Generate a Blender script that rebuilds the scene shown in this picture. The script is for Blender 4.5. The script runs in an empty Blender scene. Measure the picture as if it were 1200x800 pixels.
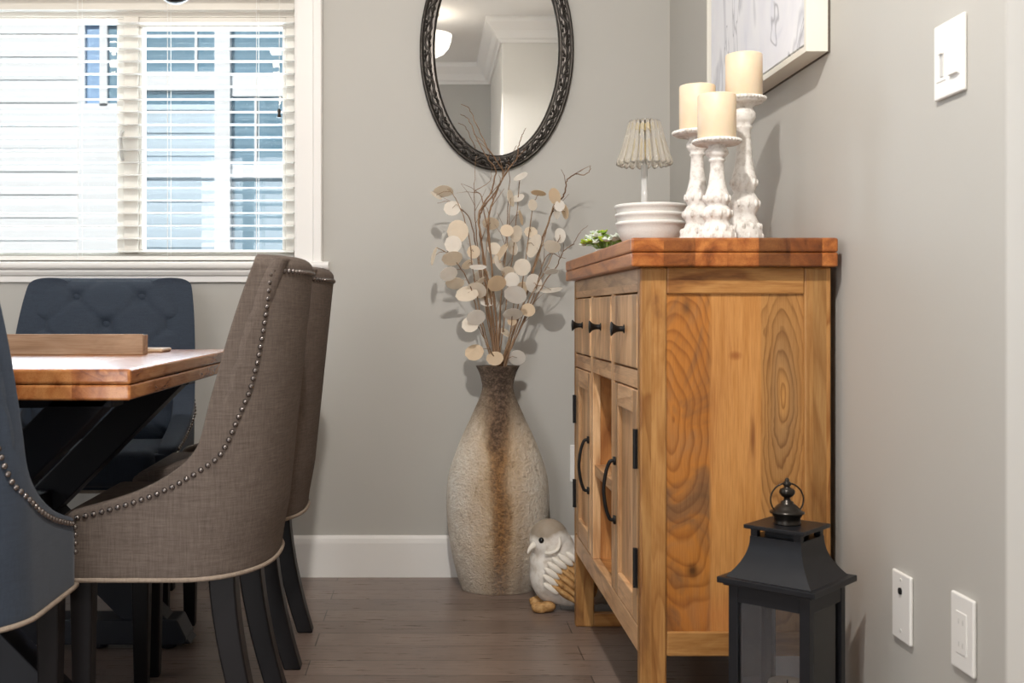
import bpy, bmesh, math, random
from mathutils import Vector, Matrix
random.seed(7)
PI = math.pi
SC = bpy.context.scene
COL = SC.collection

# ------------------------------------------------------------------ camera, world, lights, exposure
FPX, VX, VY, CH = 1300.0, 501.0, 366.0, 0.92      # focal length in pixels, vanishing point, camera height
cam = bpy.data.cameras.new('camera'); camo = bpy.data.objects.new('camera', cam); COL.objects.link(camo)
camo.location = (0, 0, CH); camo.rotation_euler = (PI/2, 0, 0)
cam.sensor_width = 36; cam.lens = 36*FPX/1200
cam.shift_x = (600-VX)/1200; cam.shift_y = -(400-VY)/1200
cam.clip_start = 0.05
cam.dof.use_dof = True; cam.dof.focus_distance = 3.0; cam.dof.aperture_fstop = 7.1
SC.camera = camo

SC.view_settings.view_transform = 'Standard'; SC.view_settings.look = 'None'
SC.view_settings.gamma = 1.0; SC.view_settings.use_curve_mapping = False
SC.view_settings.exposure = 0.17

W = bpy.data.worlds.new('world'); SC.world = W; W.use_nodes = True
wn = W.node_tree.nodes; wl = W.node_tree.links
sky = wn.new('ShaderNodeTexSky'); sky.sky_type = 'HOSEK_WILKIE'; sky.turbidity = 4.0
sky.sun_direction = Vector((0.25, -0.75, 0.8)).normalized()
wn['Background'].inputs['Strength'].default_value = 1.0
wl.new(sky.outputs[0], wn['Background'].inputs['Color'])

def light(name, kind, loc, energy, color=(1, 1, 1), rot=(0, 0, 0), size=None, size_y=None, radius=None):
    l = bpy.data.lights.new(name, kind); l.energy = energy; l.color = color
    if kind == 'AREA':
        l.shape = 'RECTANGLE'; l.size = size; l.size_y = size_y or size
    if kind == 'POINT': l.shadow_soft_size = radius or 0.05
    o = bpy.data.objects.new(name, l); COL.objects.link(o); o.location = loc; o.rotation_euler = rot
    return o
sun = light('sun', 'SUN', (0, -5, 9), 3.4, (1.0, 0.97, 0.92), (math.radians(52), 0, math.radians(-16)))
sun.data.angle = math.radians(0.6)
# daylight through the dining window and the left opening; the front area light is an added fill
light('window_daylight', 'AREA', (-1.09, 4.03, 1.58), 46, (0.74, 0.87, 1.0), (-PI/2, 0, 0), 1.25, 0.95)
light('patio_daylight', 'AREA', (-3.40, 1.7, 1.55), 16, (0.93, 0.96, 1.0), (0, -PI/2, 0), 1.4, 2.6)
light('front_fill', 'AREA', (-1.20, -0.38, 1.1), 52, (0.98, 0.98, 1.0), (PI/2, 0, math.radians(35)), 1.4, 2.0)
bl_ = light('bowl_lamp_light', 'AREA', (0.0, 1.03, 2.425), 34, (1.0, 0.96, 0.92), (math.radians(44), 0, 0), 0.09)
bl_.data.shape = 'DISK'

# ------------------------------------------------------------------ helpers
ORG = {}
def tag(o, label=None, cat=None, group=None, kind=None):
    if label: o['label'] = label
    if cat: o['category'] = cat
    if group: o['group'] = group
    if kind: o['kind'] = kind
    return o
def empty(name, loc, label=None, cat=None, group=None, rz=0):
    o = bpy.data.objects.new(name, None); COL.objects.link(o); o.location = loc; o.rotation_euler = (0, 0, rz)
    o.empty_display_size = 0.05
    ORG[o] = Vector(loc)
    return tag(o, label, cat, group)
def obj(name, bm, mat, parent=None, local=False, smooth=False, bevel=0, seg=2, sub=0, at=None):
    """link one bmesh as one mesh object; vertices are in world space unless local"""
    org = Vector((0, 0, 0))
    if parent is not None: org = ORG.get(parent, org)
    elif at is not None: org = Vector(at)
    if not local and org.length > 0: bmesh.ops.translate(bm, verts=bm.verts, vec=-org)
    bmesh.ops.recalc_face_normals(bm, faces=bm.faces)
    me = bpy.data.meshes.new(name); bm.to_mesh(me); bm.free()
    o = bpy.data.objects.new(name, me); COL.objects.link(o)
    if isinstance(mat, (list, tuple)):
        for m in mat: me.materials.append(m)
    else: me.materials.append(mat)
    if smooth:
        for p in me.polygons: p.use_smooth = True
    if bevel:
        b = o.modifiers.new('bevel', 'BEVEL'); b.width = bevel; b.segments = seg; b.limit_method = 'ANGLE'
        b.harden_normals = False
    if sub:
        s = o.modifiers.new('sub', 'SUBSURF'); s.levels = sub; s.render_levels = sub
    if parent is not None: o.parent = parent; ORG[o] = org
    else:
        if at is not None: o.location = org
        ORG[o] = org
    return o
def B(): return bmesh.new()
def box(bm, x0, x1, y0, y1, z0, z1, M=None):
    vs = [bm.verts.new((x, y, z)) for z in (z0, z1) for y in (y0, y1) for x in (x0, x1)]
    if M is not None:
        for v in vs: v.co = M @ v.co
    for f in ((0, 2, 3, 1), (4, 5, 7, 6), (0, 1, 5, 4), (1, 3, 7, 5), (3, 2, 6, 7), (2, 0, 4, 6)):
        bm.faces.new([vs[i] for i in f])
    return vs
def prism(bm, poly, axis, a, b):
    """poly: 2D points; axis 'x': poly=(y,z); 'y': poly=(x,z); 'z': poly=(x,y)"""
    def P(p, t):
        return (t, p[0], p[1]) if axis == 'x' else (p[0], t, p[1]) if axis == 'y' else (p[0], p[1], t)
    A = [bm.verts.new(P(p, a)) for p in poly]; C = [bm.verts.new(P(p, b)) for p in poly]
    n = len(poly)
    bm.faces.new(A); bm.faces.new(C[::-1])
    for i in range(n): bm.faces.new((A[i], A[(i+1) % n], C[(i+1) % n], C[i]))
def lathe(bm, prof, c=(0, 0, 0), seg=32, sx=1, sy=1, flute=0, amp=0):
    """prof: (r,z) list; closed at the ends with caps when r>0"""
    rings = []
    for r, z in prof:
        ring = []
        for k in range(seg):
            a = 2*PI*k/seg
            rr = r*(1+amp*math.cos(flute*a)) if flute else r
            ring.append(bm.verts.new((c[0]+rr*sx*math.cos(a), c[1]+rr*sy*math.sin(a), c[2]+z)))
        rings.append(ring)
    for i in range(len(rings)-1):
        for k in range(seg):
            bm.faces.new((rings[i][k], rings[i][(k+1) % seg], rings[i+1][(k+1) % seg], rings[i+1][k]))
    bm.faces.new(rings[0][::-1]); bm.faces.new(rings[-1])
def tube(bm, pts, rad, seg=8, closed=False):
    pts = [Vector(p) for p in pts]; n = len(pts)
    R = rad if isinstance(rad, (list, tuple)) else [rad]*n
    rings = []; up = None
    for i, p in enumerate(pts):
        if closed: t = pts[(i+1) % n]-pts[i-1]
        else: t = pts[min(i+1, n-1)]-pts[max(i-1, 0)]
        t = t.normalized() if t.length > 1e-9 else Vector((0, 0, 1))
        if up is None:
            up = Vector((0, 0, 1)) if abs(t.z) < 0.9 else Vector((1, 0, 0))
        u = (up - t*up.dot(t)).normalized(); up = u; w = t.cross(u)
        rings.append([bm.verts.new(p+(u*math.cos(2*PI*k/seg)+w*math.sin(2*PI*k/seg))*R[i]) for k in range(seg)])
    m = n if closed else n-1
    for i in range(m):
        a, b = rings[i], rings[(i+1) % n]
        for k in range(seg): bm.faces.new((a[k], a[(k+1) % seg], b[(k+1) % seg], b[k]))
    if not closed: bm.faces.new(rings[0][::-1]); bm.faces.new(rings[-1])
def ball(bm, c, r, seg=12, rings=8, scale=(1, 1, 1), M=None):
    mat = Matrix.Translation(c) @ (M if M is not None else Matrix.Identity(4)) @ Matrix.Diagonal((*scale, 1))
    bmesh.ops.create_uvsphere(bm, u_segments=seg, v_segments=rings, radius=r, matrix=mat)
def spline(pts, n=8):
    """Catmull-Rom through pts"""
    P = [Vector(p) for p in pts]; P = [P[0]*2-P[1]]+P+[P[-1]*2-P[-2]]; out = []
    for i in range(1, len(P)-2):
        for k in range(n):
            t = k/n; a, b, c, d = P[i-1], P[i], P[i+1], P[i+2]
            out.append(0.5*((2*b)+(c-a)*t+(2*a-5*b+4*c-d)*t*t+(3*b-a-3*c+d)*t**3))
    out.append(P[-2]); return out
def at(px, py, D): return Vector(((px-VX)*D/FPX, D, CH+(VY-py)*D/FPX))
def dup(root, loc, rz, label=None, group=None):
    r = root.copy(); COL.objects.link(r); r.location = loc; r.rotation_euler = (0, 0, rz)
    if label: r['label'] = label
    if group: r['group'] = group
    for ch in list(root.children):
        c = ch.copy(); COL.objects.link(c); c.parent = r
        for g in ch.children:
            d = g.copy(); COL.objects.link(d); d.parent = c
    return r

# ------------------------------------------------------------------ materials
def S(c):
    """sRGB 0-255 -> linear"""
    return tuple(((v/255)/12.92 if v/255 <= 0.04045 else ((v/255+0.055)/1.055)**2.4) for v in c)+(1,)
class N:
    def __init__(s, name):
        s.m = bpy.data.materials.new(name); s.m.use_nodes = True
        s.t = s.m.node_tree; s.b = s.t.nodes['Principled BSDF']; s.out = s.t.nodes['Material Output']
    def n(s, ty, **kw):
        x = s.t.nodes.new(ty)
        for k, v in kw.items():
            if k.startswith('i_'): x.inputs[k[2:].replace('_', ' ')].default_value = v
            else: setattr(x, k, v)
        return x
    def l(s, a, b): s.t.links.new(a, b)
    def co(s, scale=(1, 1, 1), rot=(0, 0, 0), loc=(0, 0, 0)):
        tc = s.n('ShaderNodeTexCoord'); mp = s.n('ShaderNodeMapping')
        mp.inputs['Scale'].default_value = scale; mp.inputs['Rotation'].default_value = rot; mp.inputs['Location'].default_value = loc
        s.l(tc.outputs['Object'], mp.inputs['Vector']); return mp.outputs[0]
    def noise(s, v, scale=5, detail=4, rough=0.5, dist=0.0):
        x = s.n('ShaderNodeTexNoise'); x.inputs['Scale'].default_value = scale; x.inputs['Detail'].default_value = detail
        x.inputs['Roughness'].default_value = rough; x.inputs['Distortion'].default_value = dist
        if v is not None: s.l(v, x.inputs['Vector'])
        return x.outputs['Fac']
    def math(s, op, a, b=None, c=None):
        x = s.n('ShaderNodeMath', operation=op)
        for i, v in enumerate((a, b, c)):
            if v is None: continue
            if isinstance(v, (int, float)): x.inputs[i].default_value = v
            else: s.l(v, x.inputs[i])
        return x.outputs[0]
    def ramp(s, f, stops, interp='LINEAR'):
        x = s.n('ShaderNodeValToRGB'); e = x.color_ramp.elements; x.color_ramp.interpolation = interp
        while len(e) > 1: e.remove(e[-1])
        for i, (p, c) in enumerate(stops):
            q = e[0] if i == 0 else e.new(p)
            q.position = p; q.color = c if len(c) == 4 else (*c, 1)
        s.l(f, x.inputs[0]); return x.outputs[0]
    def mix(s, f, a, b, mode='MIX'):
        x = s.n('ShaderNodeMix', data_type='RGBA', blend_type=mode)
        for k, v in ((0, f), (6, a), (7, b)):
            if isinstance(v, (int, float)): x.inputs[k].default_value = v
            elif isinstance(v, tuple): x.inputs[k].default_value = v
            else: s.l(v, x.inputs[k])
        return x.outputs[2]
    def bump(s, h, strength=0.3, dist=0.01):
        x = s.n('ShaderNodeBump'); x.inputs['Strength'].default_value = strength; x.inputs['Distance'].default_value = dist
        s.l(h, x.inputs['Height']); s.l(x.outputs[0], s.b.inputs['Normal'])
    def set(s, color=None, rough=None, metal=None, spec=None, **kw):
        for k, v in (('Base Color', color), ('Roughness', rough), ('Metallic', metal), ('Specular IOR Level', spec)):
            if v is None: continue
            if isinstance(v, (int, float, tuple)): s.b.inputs[k].default_value = v
            else: s.l(v, s.b.inputs[k])
        for k, v in kw.items(): s.b.inputs[k].default_value = v
        return s.m

def paint(name, c, rough=0.5, bumpy=0.0, scale=180, spec=0.4):
    k = N(name); v = k.co()
    n = k.noise(v, 3.0, 2)
    k.set(k.mix(n, tuple(x*0.97 for x in S(c)[:3])+(1,), tuple(min(1, x*1.03) for x in S(c)[:3])+(1,)), rough, 0, spec)
    if bumpy: k.bump(k.noise(v, scale, 2), bumpy, 0.002)
    return k.m
def metal(name, c, rough=0.45, met=0.6, spec=0.5):
    k = N(name); v = k.co(); n = k.noise(v, 60, 3)
    k.set(k.mix(n, tuple(x*0.85 for x in S(c)[:3])+(1,), S(c)), rough, met, spec); return k.m

def wood(name, light_c, mid_c, dark_c, axis='z', bw=0.09, across='x', rough=0.42, rings=26, seed=0.0, tone=0.5, knots=True, spec=0.35, oval=0.0, grey=0.0):
    """boards run along axis; board width bw along across; oval > 0 draws nested cathedral rings of that spacing"""
    k = N(name)
    tc = k.n('ShaderNodeTexCoord'); sep = k.n('ShaderNodeSeparateXYZ'); k.l(tc.outputs['Object'], sep.inputs[0])
    a = {'x': 0, 'y': 1, 'z': 2}
    along, acr = sep.outputs[a[axis]], sep.outputs[a[across]]
    third = sep.outputs[3-a[axis]-a[across]]
    q = k.math('ADD', k.math('DIVIDE', acr, bw), seed)
    bid = k.math('FLOOR', q)
    wnz = k.n('ShaderNodeTexWhiteNoise', noise_dimensions='1D'); k.l(k.math('ADD', bid, seed*13.7), wnz.inputs['W'])
    off = k.math('MULTIPLY', wnz.outputs['Value'], 17.0)
    def cmb(s_al):
        c = k.n('ShaderNodeCombineXYZ')
        k.l(k.math('ADD', acr, off), c.inputs[0]); k.l(k.math('MULTIPLY', along, s_al), c.inputs[1])
        k.l(k.math('ADD', third, k.math('MULTIPLY', off, 0.37)), c.inputs[2]); return c.outputs[0]
    v = cmb(0.2)
    big = k.noise(v, 7.5, 2.5, 0.5, 0.6)
    wob = k.noise(cmb(0.35), 14, 3, 0.55, 0.8)
    ph = k.math('MULTIPLY', big, rings)
    if oval:
        u = k.math('MULTIPLY', k.math('SUBTRACT', k.math('FRACT', q), k.math('MULTIPLY_ADD', wnz.outputs['Value'], 0.5, 0.25)), bw)
        cz = k.math('SUBTRACT', k.math('MULTIPLY', along, 0.17), k.math('MULTIPLY', k.math('FRACT', off), 0.17))
        cz = k.math('SUBTRACT', k.math('MODULO', k.math('ADD', cz, 10.0), 0.11), 0.055)
        d = k.math('SQRT', k.math('ADD', k.math('MULTIPLY', u, u), k.math('MULTIPLY', cz, cz)))
        ph = k.math('DIVIDE', k.math('ADD', d, k.math('MULTIPLY', wob, 0.035)), oval)
    saw = k.math('FRACT', ph)
    ring = k.ramp(saw, [(0.0, (0,)*3), (0.55, (0.25,)*3), (0.86, (1,)*3), (1.0, (0,)*3)])
    fib = k.noise(cmb(0.03), 420, 3, 0.6)
    patch = k.noise(v, 12, 4, 0.65, 1.2)
    base = k.ramp(patch, [(0.30, S(dark_c)), (0.46, S(mid_c)), (0.62, S(light_c))])
    if grey: base = k.mix(k.ramp(wnz.outputs['Color'], [(0.35, (0,)*3), (0.75, (grey,)*3)]), base, S((150, 118, 84)))
    dk = k.mix(1.0, base, S((186, 160, 138)), 'MULTIPLY')
    amp = k.ramp(k.noise(cmb(0.3), 6, 2), [(0.3, (0.15,)*3), (0.65, (0.8,)*3)])
    col = k.mix(k.math('MULTIPLY', ring, amp), base, dk)
    col = k.mix(k.math('MULTIPLY', k.ramp(fib, [(0.42, (0, 0, 0)), (0.7, (1, 1, 1))]), 0.4), col, dk)
    streak = k.ramp(k.noise(cmb(0.1), 34, 3, 0.6, 0.5), [(0.60, (0,)*3), (0.72, (0.55,)*3)])
    col = k.mix(streak, col, k.mix(1.0, base, S((150, 122, 102)), 'MULTIPLY'))
    tn = k.ramp(wnz.outputs['Color'], [(0, S((int(255-120*tone),)*3)), (0.5, S((238, 232, 226))), (1, (1, 1, 1, 1))])
    col = k.mix(1.0, col, tn, 'MULTIPLY')
    if knots:
        vo = k.n('ShaderNodeTexVoronoi'); vo.inputs['Scale'].default_value = 5.5
        k.l(cmb(0.55), vo.inputs['Vector'])
        kd = k.math('ADD', vo.outputs['Distance'], k.math('MULTIPLY', patch, 0.05))
        col = k.mix(k.ramp(kd, [(0.035, (0.85,)*3), (0.09, (0, 0, 0))]), col, S((84, 52, 30)))
    k.set(col, rough, 0, spec)
    k.bump(k.math('ADD', fib, k.math('MULTIPLY', ring, 0.4)), 0.12, 0.002)
    return k.m
def linen(name, c1, c2, sc=900, rough=0.95, sheen=0.0):
    k = N(name); tc = k.co()
    def st(s): 
        mp = k.n('ShaderNodeMapping'); mp.inputs['Scale'].default_value = s; k.l(tc, mp.inputs[0]); return mp.outputs[0]
    h = k.noise(st((0.05, 0.05, 1)), sc, 2, 0.6); v = k.noise(st((1, 1, 0.04)), sc, 2, 0.6)
    h2 = k.noise(st((0.06, 0.06, 1)), sc*0.3, 2, 0.6); v2 = k.noise(st((1, 1, 0.05)), sc*0.3, 2, 0.6)
    f = k.math('MULTIPLY', k.math('ADD', k.math('ADD', h, v), k.math('ADD', h2, v2)), 0.25)
    k.set(k.ramp(f, [(0.36, S(c1)), (0.64, S(c2))]), rough, 0, 0.2)
    if sheen: k.b.inputs['Sheen Weight'].default_value = sheen
    k.bump(f, 0.35, 0.002)
    return k.m

M = {}
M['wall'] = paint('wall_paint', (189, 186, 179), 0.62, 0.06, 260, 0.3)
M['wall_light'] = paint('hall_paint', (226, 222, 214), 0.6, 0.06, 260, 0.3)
M['ceiling'] = paint('ceiling_paint', (238, 236, 232), 0.7, 0.1, 200, 0.2)
M['white'] = paint('white_trim', (240, 237, 232), 0.35, 0, 0, 0.4)
M['vinyl'] = paint('vinyl', (232, 226, 216), 0.4)
M['slat'] = paint('blind_slat', (245, 243, 238), 0.4)
M['plastic'] = paint('plate_plastic', (240, 238, 233), 0.3, 0, 0, 0.5)
M['plastic_grey'] = paint('plate_recess', (205, 203, 198), 0.4)
M['black'] = metal('black_iron', (30, 28, 27), 0.5, 0.5)
M['dark_hole'] = paint('dark_hole', (25, 24, 23), 0.8)
M['lantern'] = metal('lantern_black', (34, 35, 39), 0.38, 0.35, 0.5)
M['bronze'] = metal('dark_bronze', (52, 47, 42), 0.28, 0.7, 0.6)
M['nail'] = metal('nail_metal', (122, 114, 110), 0.26, 0.85)
M['legs'] = paint('leg_wood', (20, 17, 18), 0.45, 0, 0, 0.25)
M['trestle'] = paint('trestle_paint', (22, 24, 32), 0.5, 0.05, 200, 0.4)
M['linen'] = linen('brown_linen', (80, 70, 64), (114, 102, 93))
M['slate'] = linen('slate_fabric', (42, 50, 61), (58, 67, 80), 1600, 0.7, 0.1)
M['piping'] = linen('piping_linen', (120, 105, 92), (165, 150, 134))
M['wick'] = paint('wick', (60, 52, 44), 0.9)
def mk():
    k = N('candle_wax'); v = k.co(); n = k.noise(v, 28, 4, 0.6)
    k.set(k.mix(n, S((232, 207, 174)), S((242, 222, 194))), 0.45, 0, 0.4)
    k.b.inputs['Subsurface Weight'].default_value = 0.25; k.b.inputs['Subsurface Radius'].default_value = (0.02, 0.012, 0.006)
    k.b.inputs['Subsurface Scale'].default_value = 0.6
    return k.m
M['wax'] = mk()
def mk():
    k = N('carved_whitewash'); v = k.co(); vo = k.n('ShaderNodeTexVoronoi'); vo.inputs['Scale'].default_value = 75; k.l(v, vo.inputs['Vector'])
    n = k.noise(v, 55, 4, 0.7)
    k.set(k.ramp(n, [(0.28, S((186, 178, 168))), (0.5, S((230, 226, 219))), (0.8, S((242, 239, 234)))]), 0.8, 0, 0.2)
    k.bump(k.math('ADD', k.math('MULTIPLY', vo.outputs['Distance'], 0.5), n), 0.45, 0.003); return k.m
M['carved'] = mk()
def mk():
    k = N('ribbed_ceramic'); v = k.co(); n = k.noise(v, 220, 2, 0.5)
    k.set(k.mix(n, S((226, 223, 216)), S((238, 235, 229))), 0.5, 0, 0.4); k.bump(n, 0.25, 0.002); return k.m
M['ceramic'] = mk()
def mk():
    k = N('hardwood_floor'); v = k.co(rot=(0, 0, 0))
    br = k.n('ShaderNodeTexBrick'); br.offset = 0.37; br.offset_frequency = 2
    k.l(k.co(loc=(0.31, 0.04, 0)), br.inputs['Vector'])
    br.inputs['Color1'].default_value = (0.0, 0, 0, 1); br.inputs['Color2'].default_value = (1, 1, 1, 1); br.inputs['Mortar'].default_value = (0.5, 0.5, 0.5, 1)
    br.inputs['Scale'].default_value = 1; br.inputs['Mortar Size'].default_value = 0.0016; br.inputs['Mortar Smooth'].default_value = 0.3
    br.inputs['Bias'].default_value = 0; br.inputs['Brick Width'].default_value = 1.15; br.inputs['Row Height'].default_value = 0.124
    g = k.noise(k.co(scale=(1.5, 22, 22)), 6, 5, 0.65, 0.8); blot = k.noise(v, 5, 3, 0.6)
    f = k.math('ADD', k.math('MULTIPLY', g, 0.6), k.math('ADD', k.math('MULTIPLY', br.outputs['Color'], 0.22), k.math('MULTIPLY', blot, 0.3)))
    c = k.ramp(f, [(0.25, S((84, 71, 64))), (0.55, S((120, 103, 93))), (0.85, S((152, 133, 121)))])
    c = k.mix(k.math('MULTIPLY', br.outputs['Fac'], 0.85), c, S((24, 19, 17)))
    k.set(c, k.ramp(g, [(0.2, (0.24,)*3), (0.8, (0.36,)*3)]), 0, 0.45)
    k.bump(k.math('SUBTRACT', k.math('MULTIPLY', g, 0.25), br.outputs['Fac']), 0.25, 0.003); return k.m
M['floor'] = mk()
LC, MC, DC = (232, 178, 110), (216, 154, 86), (176, 118, 66)
def mk():
    k = N('cabinet_panel_wood'); tc = k.n('ShaderNodeTexCoord'); sp = k.n('ShaderNodeSeparateXYZ'); k.l(tc.outputs['Object'], sp.inputs[0])
    x, y, z = sp.outputs
    def cb(sz, o=0.0):
        c = k.n('ShaderNodeCombineXYZ'); k.l(k.math('ADD', x, o), c.inputs[0]); k.l(y, c.inputs[1]); k.l(k.math('MULTIPLY', z, sz), c.inputs[2]); return c.outputs[0]
    def oval(x0, z0, sz, wob, amt, sp_):
        u = k.math('SUBTRACT', x, x0); v = k.math('MULTIPLY', k.math('SUBTRACT', z, z0), sz)
        d = k.math('SQRT', k.math('ADD', k.math('MULTIPLY', u, u), k.math('MULTIPLY', v, v)))
        d = k.math('ADD', d, k.math('MULTIPLY', wob, amt))
        return k.ramp(k.math('FRACT', k.math('DIVIDE', d, sp_)), [(0.0, (0,)*3), (0.5, (0.2,)*3), (0.85, (1,)*3), (1.0, (0,)*3)]), d
    fib = k.noise(cb(0.03), 460, 3, 0.6); wob = k.noise(cb(0.4), 16, 3, 0.55, 0.7); wob2 = k.noise(cb(0.35, 3.0), 9, 4, 0.6, 1.4)
    # left board: greyish swirl with amber patches
    wob3 = k.noise(cb(0.5, 3.0), 11, 1, 0.4, 0.3)
    r1, d1 = oval(-0.125, 0.70, 0.34, wob3, 0.075, 0.011)
    c1 = k.ramp(wob2, [(0.30, S((119, 87, 59))), (0.46, S((148, 104, 65))), (0.58, S((193, 126, 57))), (0.7, S((182, 126, 72)))])
    c1 = k.mix(k.math('MULTIPLY', r1, k.math('MULTIPLY', wob2, 0.9)), c1, k.mix(1.0, c1, S((168, 142, 122)), 'MULTIPLY'))
    # middle board: plain amber with fine lines and one knot
    ln = k.noise(cb(0.06, 7.0), 75, 3, 0.6, 0.4)
    c2 = k.ramp(ln, [(0.35, S((191, 132, 70))), (0.55, S((206, 148, 85))), (0.75, S((182, 122, 65)))])
    # right board: tall nested ovals
    r3, d3 = oval(0.098, 0.745, 0.20, wob, 0.030, 0.0085)
    c3 = k.ramp(d3, [(0.012, S((199, 145, 81))), (0.03, S((165, 124, 79))), (0.05, S((176, 128, 74))), (0.07, S((189, 137, 79)))])
    c3 = k.mix(k.math('MULTIPLY', r3, k.math('MULTIPLY', wob2, 1.1)), c3, k.mix(1.0, c3, S((160, 136, 116)), 'MULTIPLY'))
    edge1 = k.ramp(k.math('ADD', x, 0.5), [(0.4489, (0,)*3), (0.4494, (1,)*3)])
    edge2 = k.ramp(k.math('ADD', x, 0.5), [(0.5515, (0,)*3), (0.552, (1,)*3)])
    col = k.mix(edge2, k.mix(edge1, c1, c2), c3)
    def spot(x0, z0, sx, sz, c, r0, r1, a):
        u = k.math('MULTIPLY', k.math('SUBTRACT', x, x0), sx); v = k.math('MULTIPLY', k.math('SUBTRACT', z, z0), sz)
        d = k.math('ADD', k.math('SQRT', k.math('ADD', k.math('MULTIPLY', u, u), k.math('MULTIPLY', v, v))), k.math('MULTIPLY', k.math('SUBTRACT', wob, 0.5), 0.012))
        return k.mix(k.ramp(d, [(r0, (a,)*3), (r1, (0,)*3)]), col, S(c))
    col = spot(0.000, 0.832, 0.7, 1.0, (150, 84, 40), 0.003, 0.012, 0.75)
    col = spot(0.036, 0.655, 1.6, 0.16, (120, 66, 32), 0.002, 0.010, 0.8)
    col = spot(-0.088, 0.392, 1.0, 0.8, (66, 42, 26), 0.003, 0.016, 0.9)
    col = spot(-0.100, 0.93, 1.0, 0.5, (84, 62, 44), 0.002, 0.014, 0.7)
    col = spot(-0.03, 0.30, 0.25, 0.5, (206, 128, 70), 0.0, 0.03, 0.5)
    col = k.mix(k.math('MULTIPLY', k.ramp(fib, [(0.42, (0, 0, 0)), (0.7, (1, 1, 1))]), 0.4), col, k.mix(1.0, col, S((190, 168, 148)), 'MULTIPLY'))
    big = k.noise(cb(0.25, 11.0), 6, 3, 0.6)
    col = k.mix(k.ramp(big, [(0.5, (0,)*3), (0.75, (0.5,)*3)]), col, k.mix(1.0, col, S((196, 176, 160)), 'MULTIPLY'))
    k.set(col, 0.4, 0, 0.35); k.bump(fib, 0.12, 0.002); return k.m
M['cab_panel'] = mk()
M['cab_post'] = wood('cabinet_post_wood', (210, 161, 100), (193, 141, 81), (159, 113, 68), 'z', 0.0275, 'x', 0.4, 8, 3.3, knots=False)
M['cab_rail'] = wood('cabinet_rail_wood', (210, 159, 96), (193, 139, 79), (146, 100, 57), 'x', 0.2, 'z', 0.4, 9, 5.2, knots=False)
M['cab_front'] = wood('cabinet_front_wood', (242, 200, 152), (228, 182, 132), (188, 142, 100), 'z', 0.07, 'y', 0.36, 8, 2.0, knots=False)  # paler than the side wood: window glare put into the front's colour
M['cab_frail'] = wood('cabinet_front_rail_wood', (240, 198, 152), (226, 182, 134), (190, 144, 104), 'y', 0.2, 'z', 0.36, 8, 7.1, knots=False)  # front rails lightened for the same glare
M['cab_in'] = wood('cabinet_inside_wood', (206, 148, 88), (186, 126, 70), (140, 90, 50), 'z', 0.1, 'y', 0.5, 9, 1.2)
M['cab_top'] = wood('cabinet_top_wood', (204, 132, 68), (174, 102, 48), (122, 68, 32), 'y', 0.064, 'x', 0.3, 7, 4.4, tone=1.0, knots=False, spec=0.5)
M['table_top'] = wood('table_top_wood', (206, 144, 88), (184, 118, 66), (142, 84, 46), 'y', 0.11, 'x', 0.26, 8, 0.4, tone=0.5, knots=False, spec=0.6)
M['tray'] = wood('tray_wood', (194, 168, 142), (176, 150, 124), (146, 122, 98), 'x', 0.3, 'z', 0.55, 9, 2.2, knots=False)
M['pale_wood'] = wood('pale_wood', (222, 200, 172), (206, 182, 152), (184, 158, 128), 'x', 0.3, 'y', 0.5, 9, 1.2, knots=False)
def mk():
    k = N('mirror_glass'); v = k.co(); n = k.noise(v, 2, 1)
    k.set(k.mix(n, (0.93, 0.93, 0.92, 1), (0.95, 0.95, 0.94, 1)), 0.0, 1.0, 0.5); return k.m
M['mirror'] = mk()
def glass(name, tint=(1, 1, 1, 1), f0=1.45, rough=0.0, boost=1.0):
    k = N(name); tr = k.n('ShaderNodeBsdfTransparent'); gl = k.n('ShaderNodeBsdfGlossy'); gl.inputs['Roughness'].default_value = rough
    tr.inputs['Color'].default_value = tint; fr = k.n('ShaderNodeFresnel'); fr.inputs['IOR'].default_value = f0
    ms = k.n('ShaderNodeMixShader'); k.l(k.math('MULTIPLY', fr.outputs[0], boost), ms.inputs[0]); k.l(tr.outputs[0], ms.inputs[1]); k.l(gl.outputs[0], ms.inputs[2])
    k.l(ms.outputs[0], k.out.inputs['Surface']); return k.m
M['pane'] = glass('window_pane', (0.97, 0.98, 0.98, 1))
M['lantern_pane'] = glass('lantern_pane', (0.9, 0.93, 0.96, 1), 1.6, 0.02, 1.3)
def mk():
    k = N('crystal_glass'); v = k.co()
    k.set((1.0, 0.96, 0.88, 1), 0.03, 0, 0.8); k.b.inputs['Transmission Weight'].default_value = 0.82; k.b.inputs['IOR'].default_value = 1.5
    k.bump(k.noise(v, 160, 2), 0.25, 0.003)
    return k.m
M['crystal'] = mk()
def mk():
    k = N('clear_rod'); k.set((0.93, 0.92, 0.89, 1), 0.12, 0, 0.6); k.b.inputs['Transmission Weight'].default_value = 0.45
    return k.m
M['rod'] = mk()
M['gold'] = metal('pale_gold', (214, 190, 120), 0.3, 0.8)
M['silver'] = metal('brushed_silver', (190, 184, 174), 0.35, 0.9)
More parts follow.
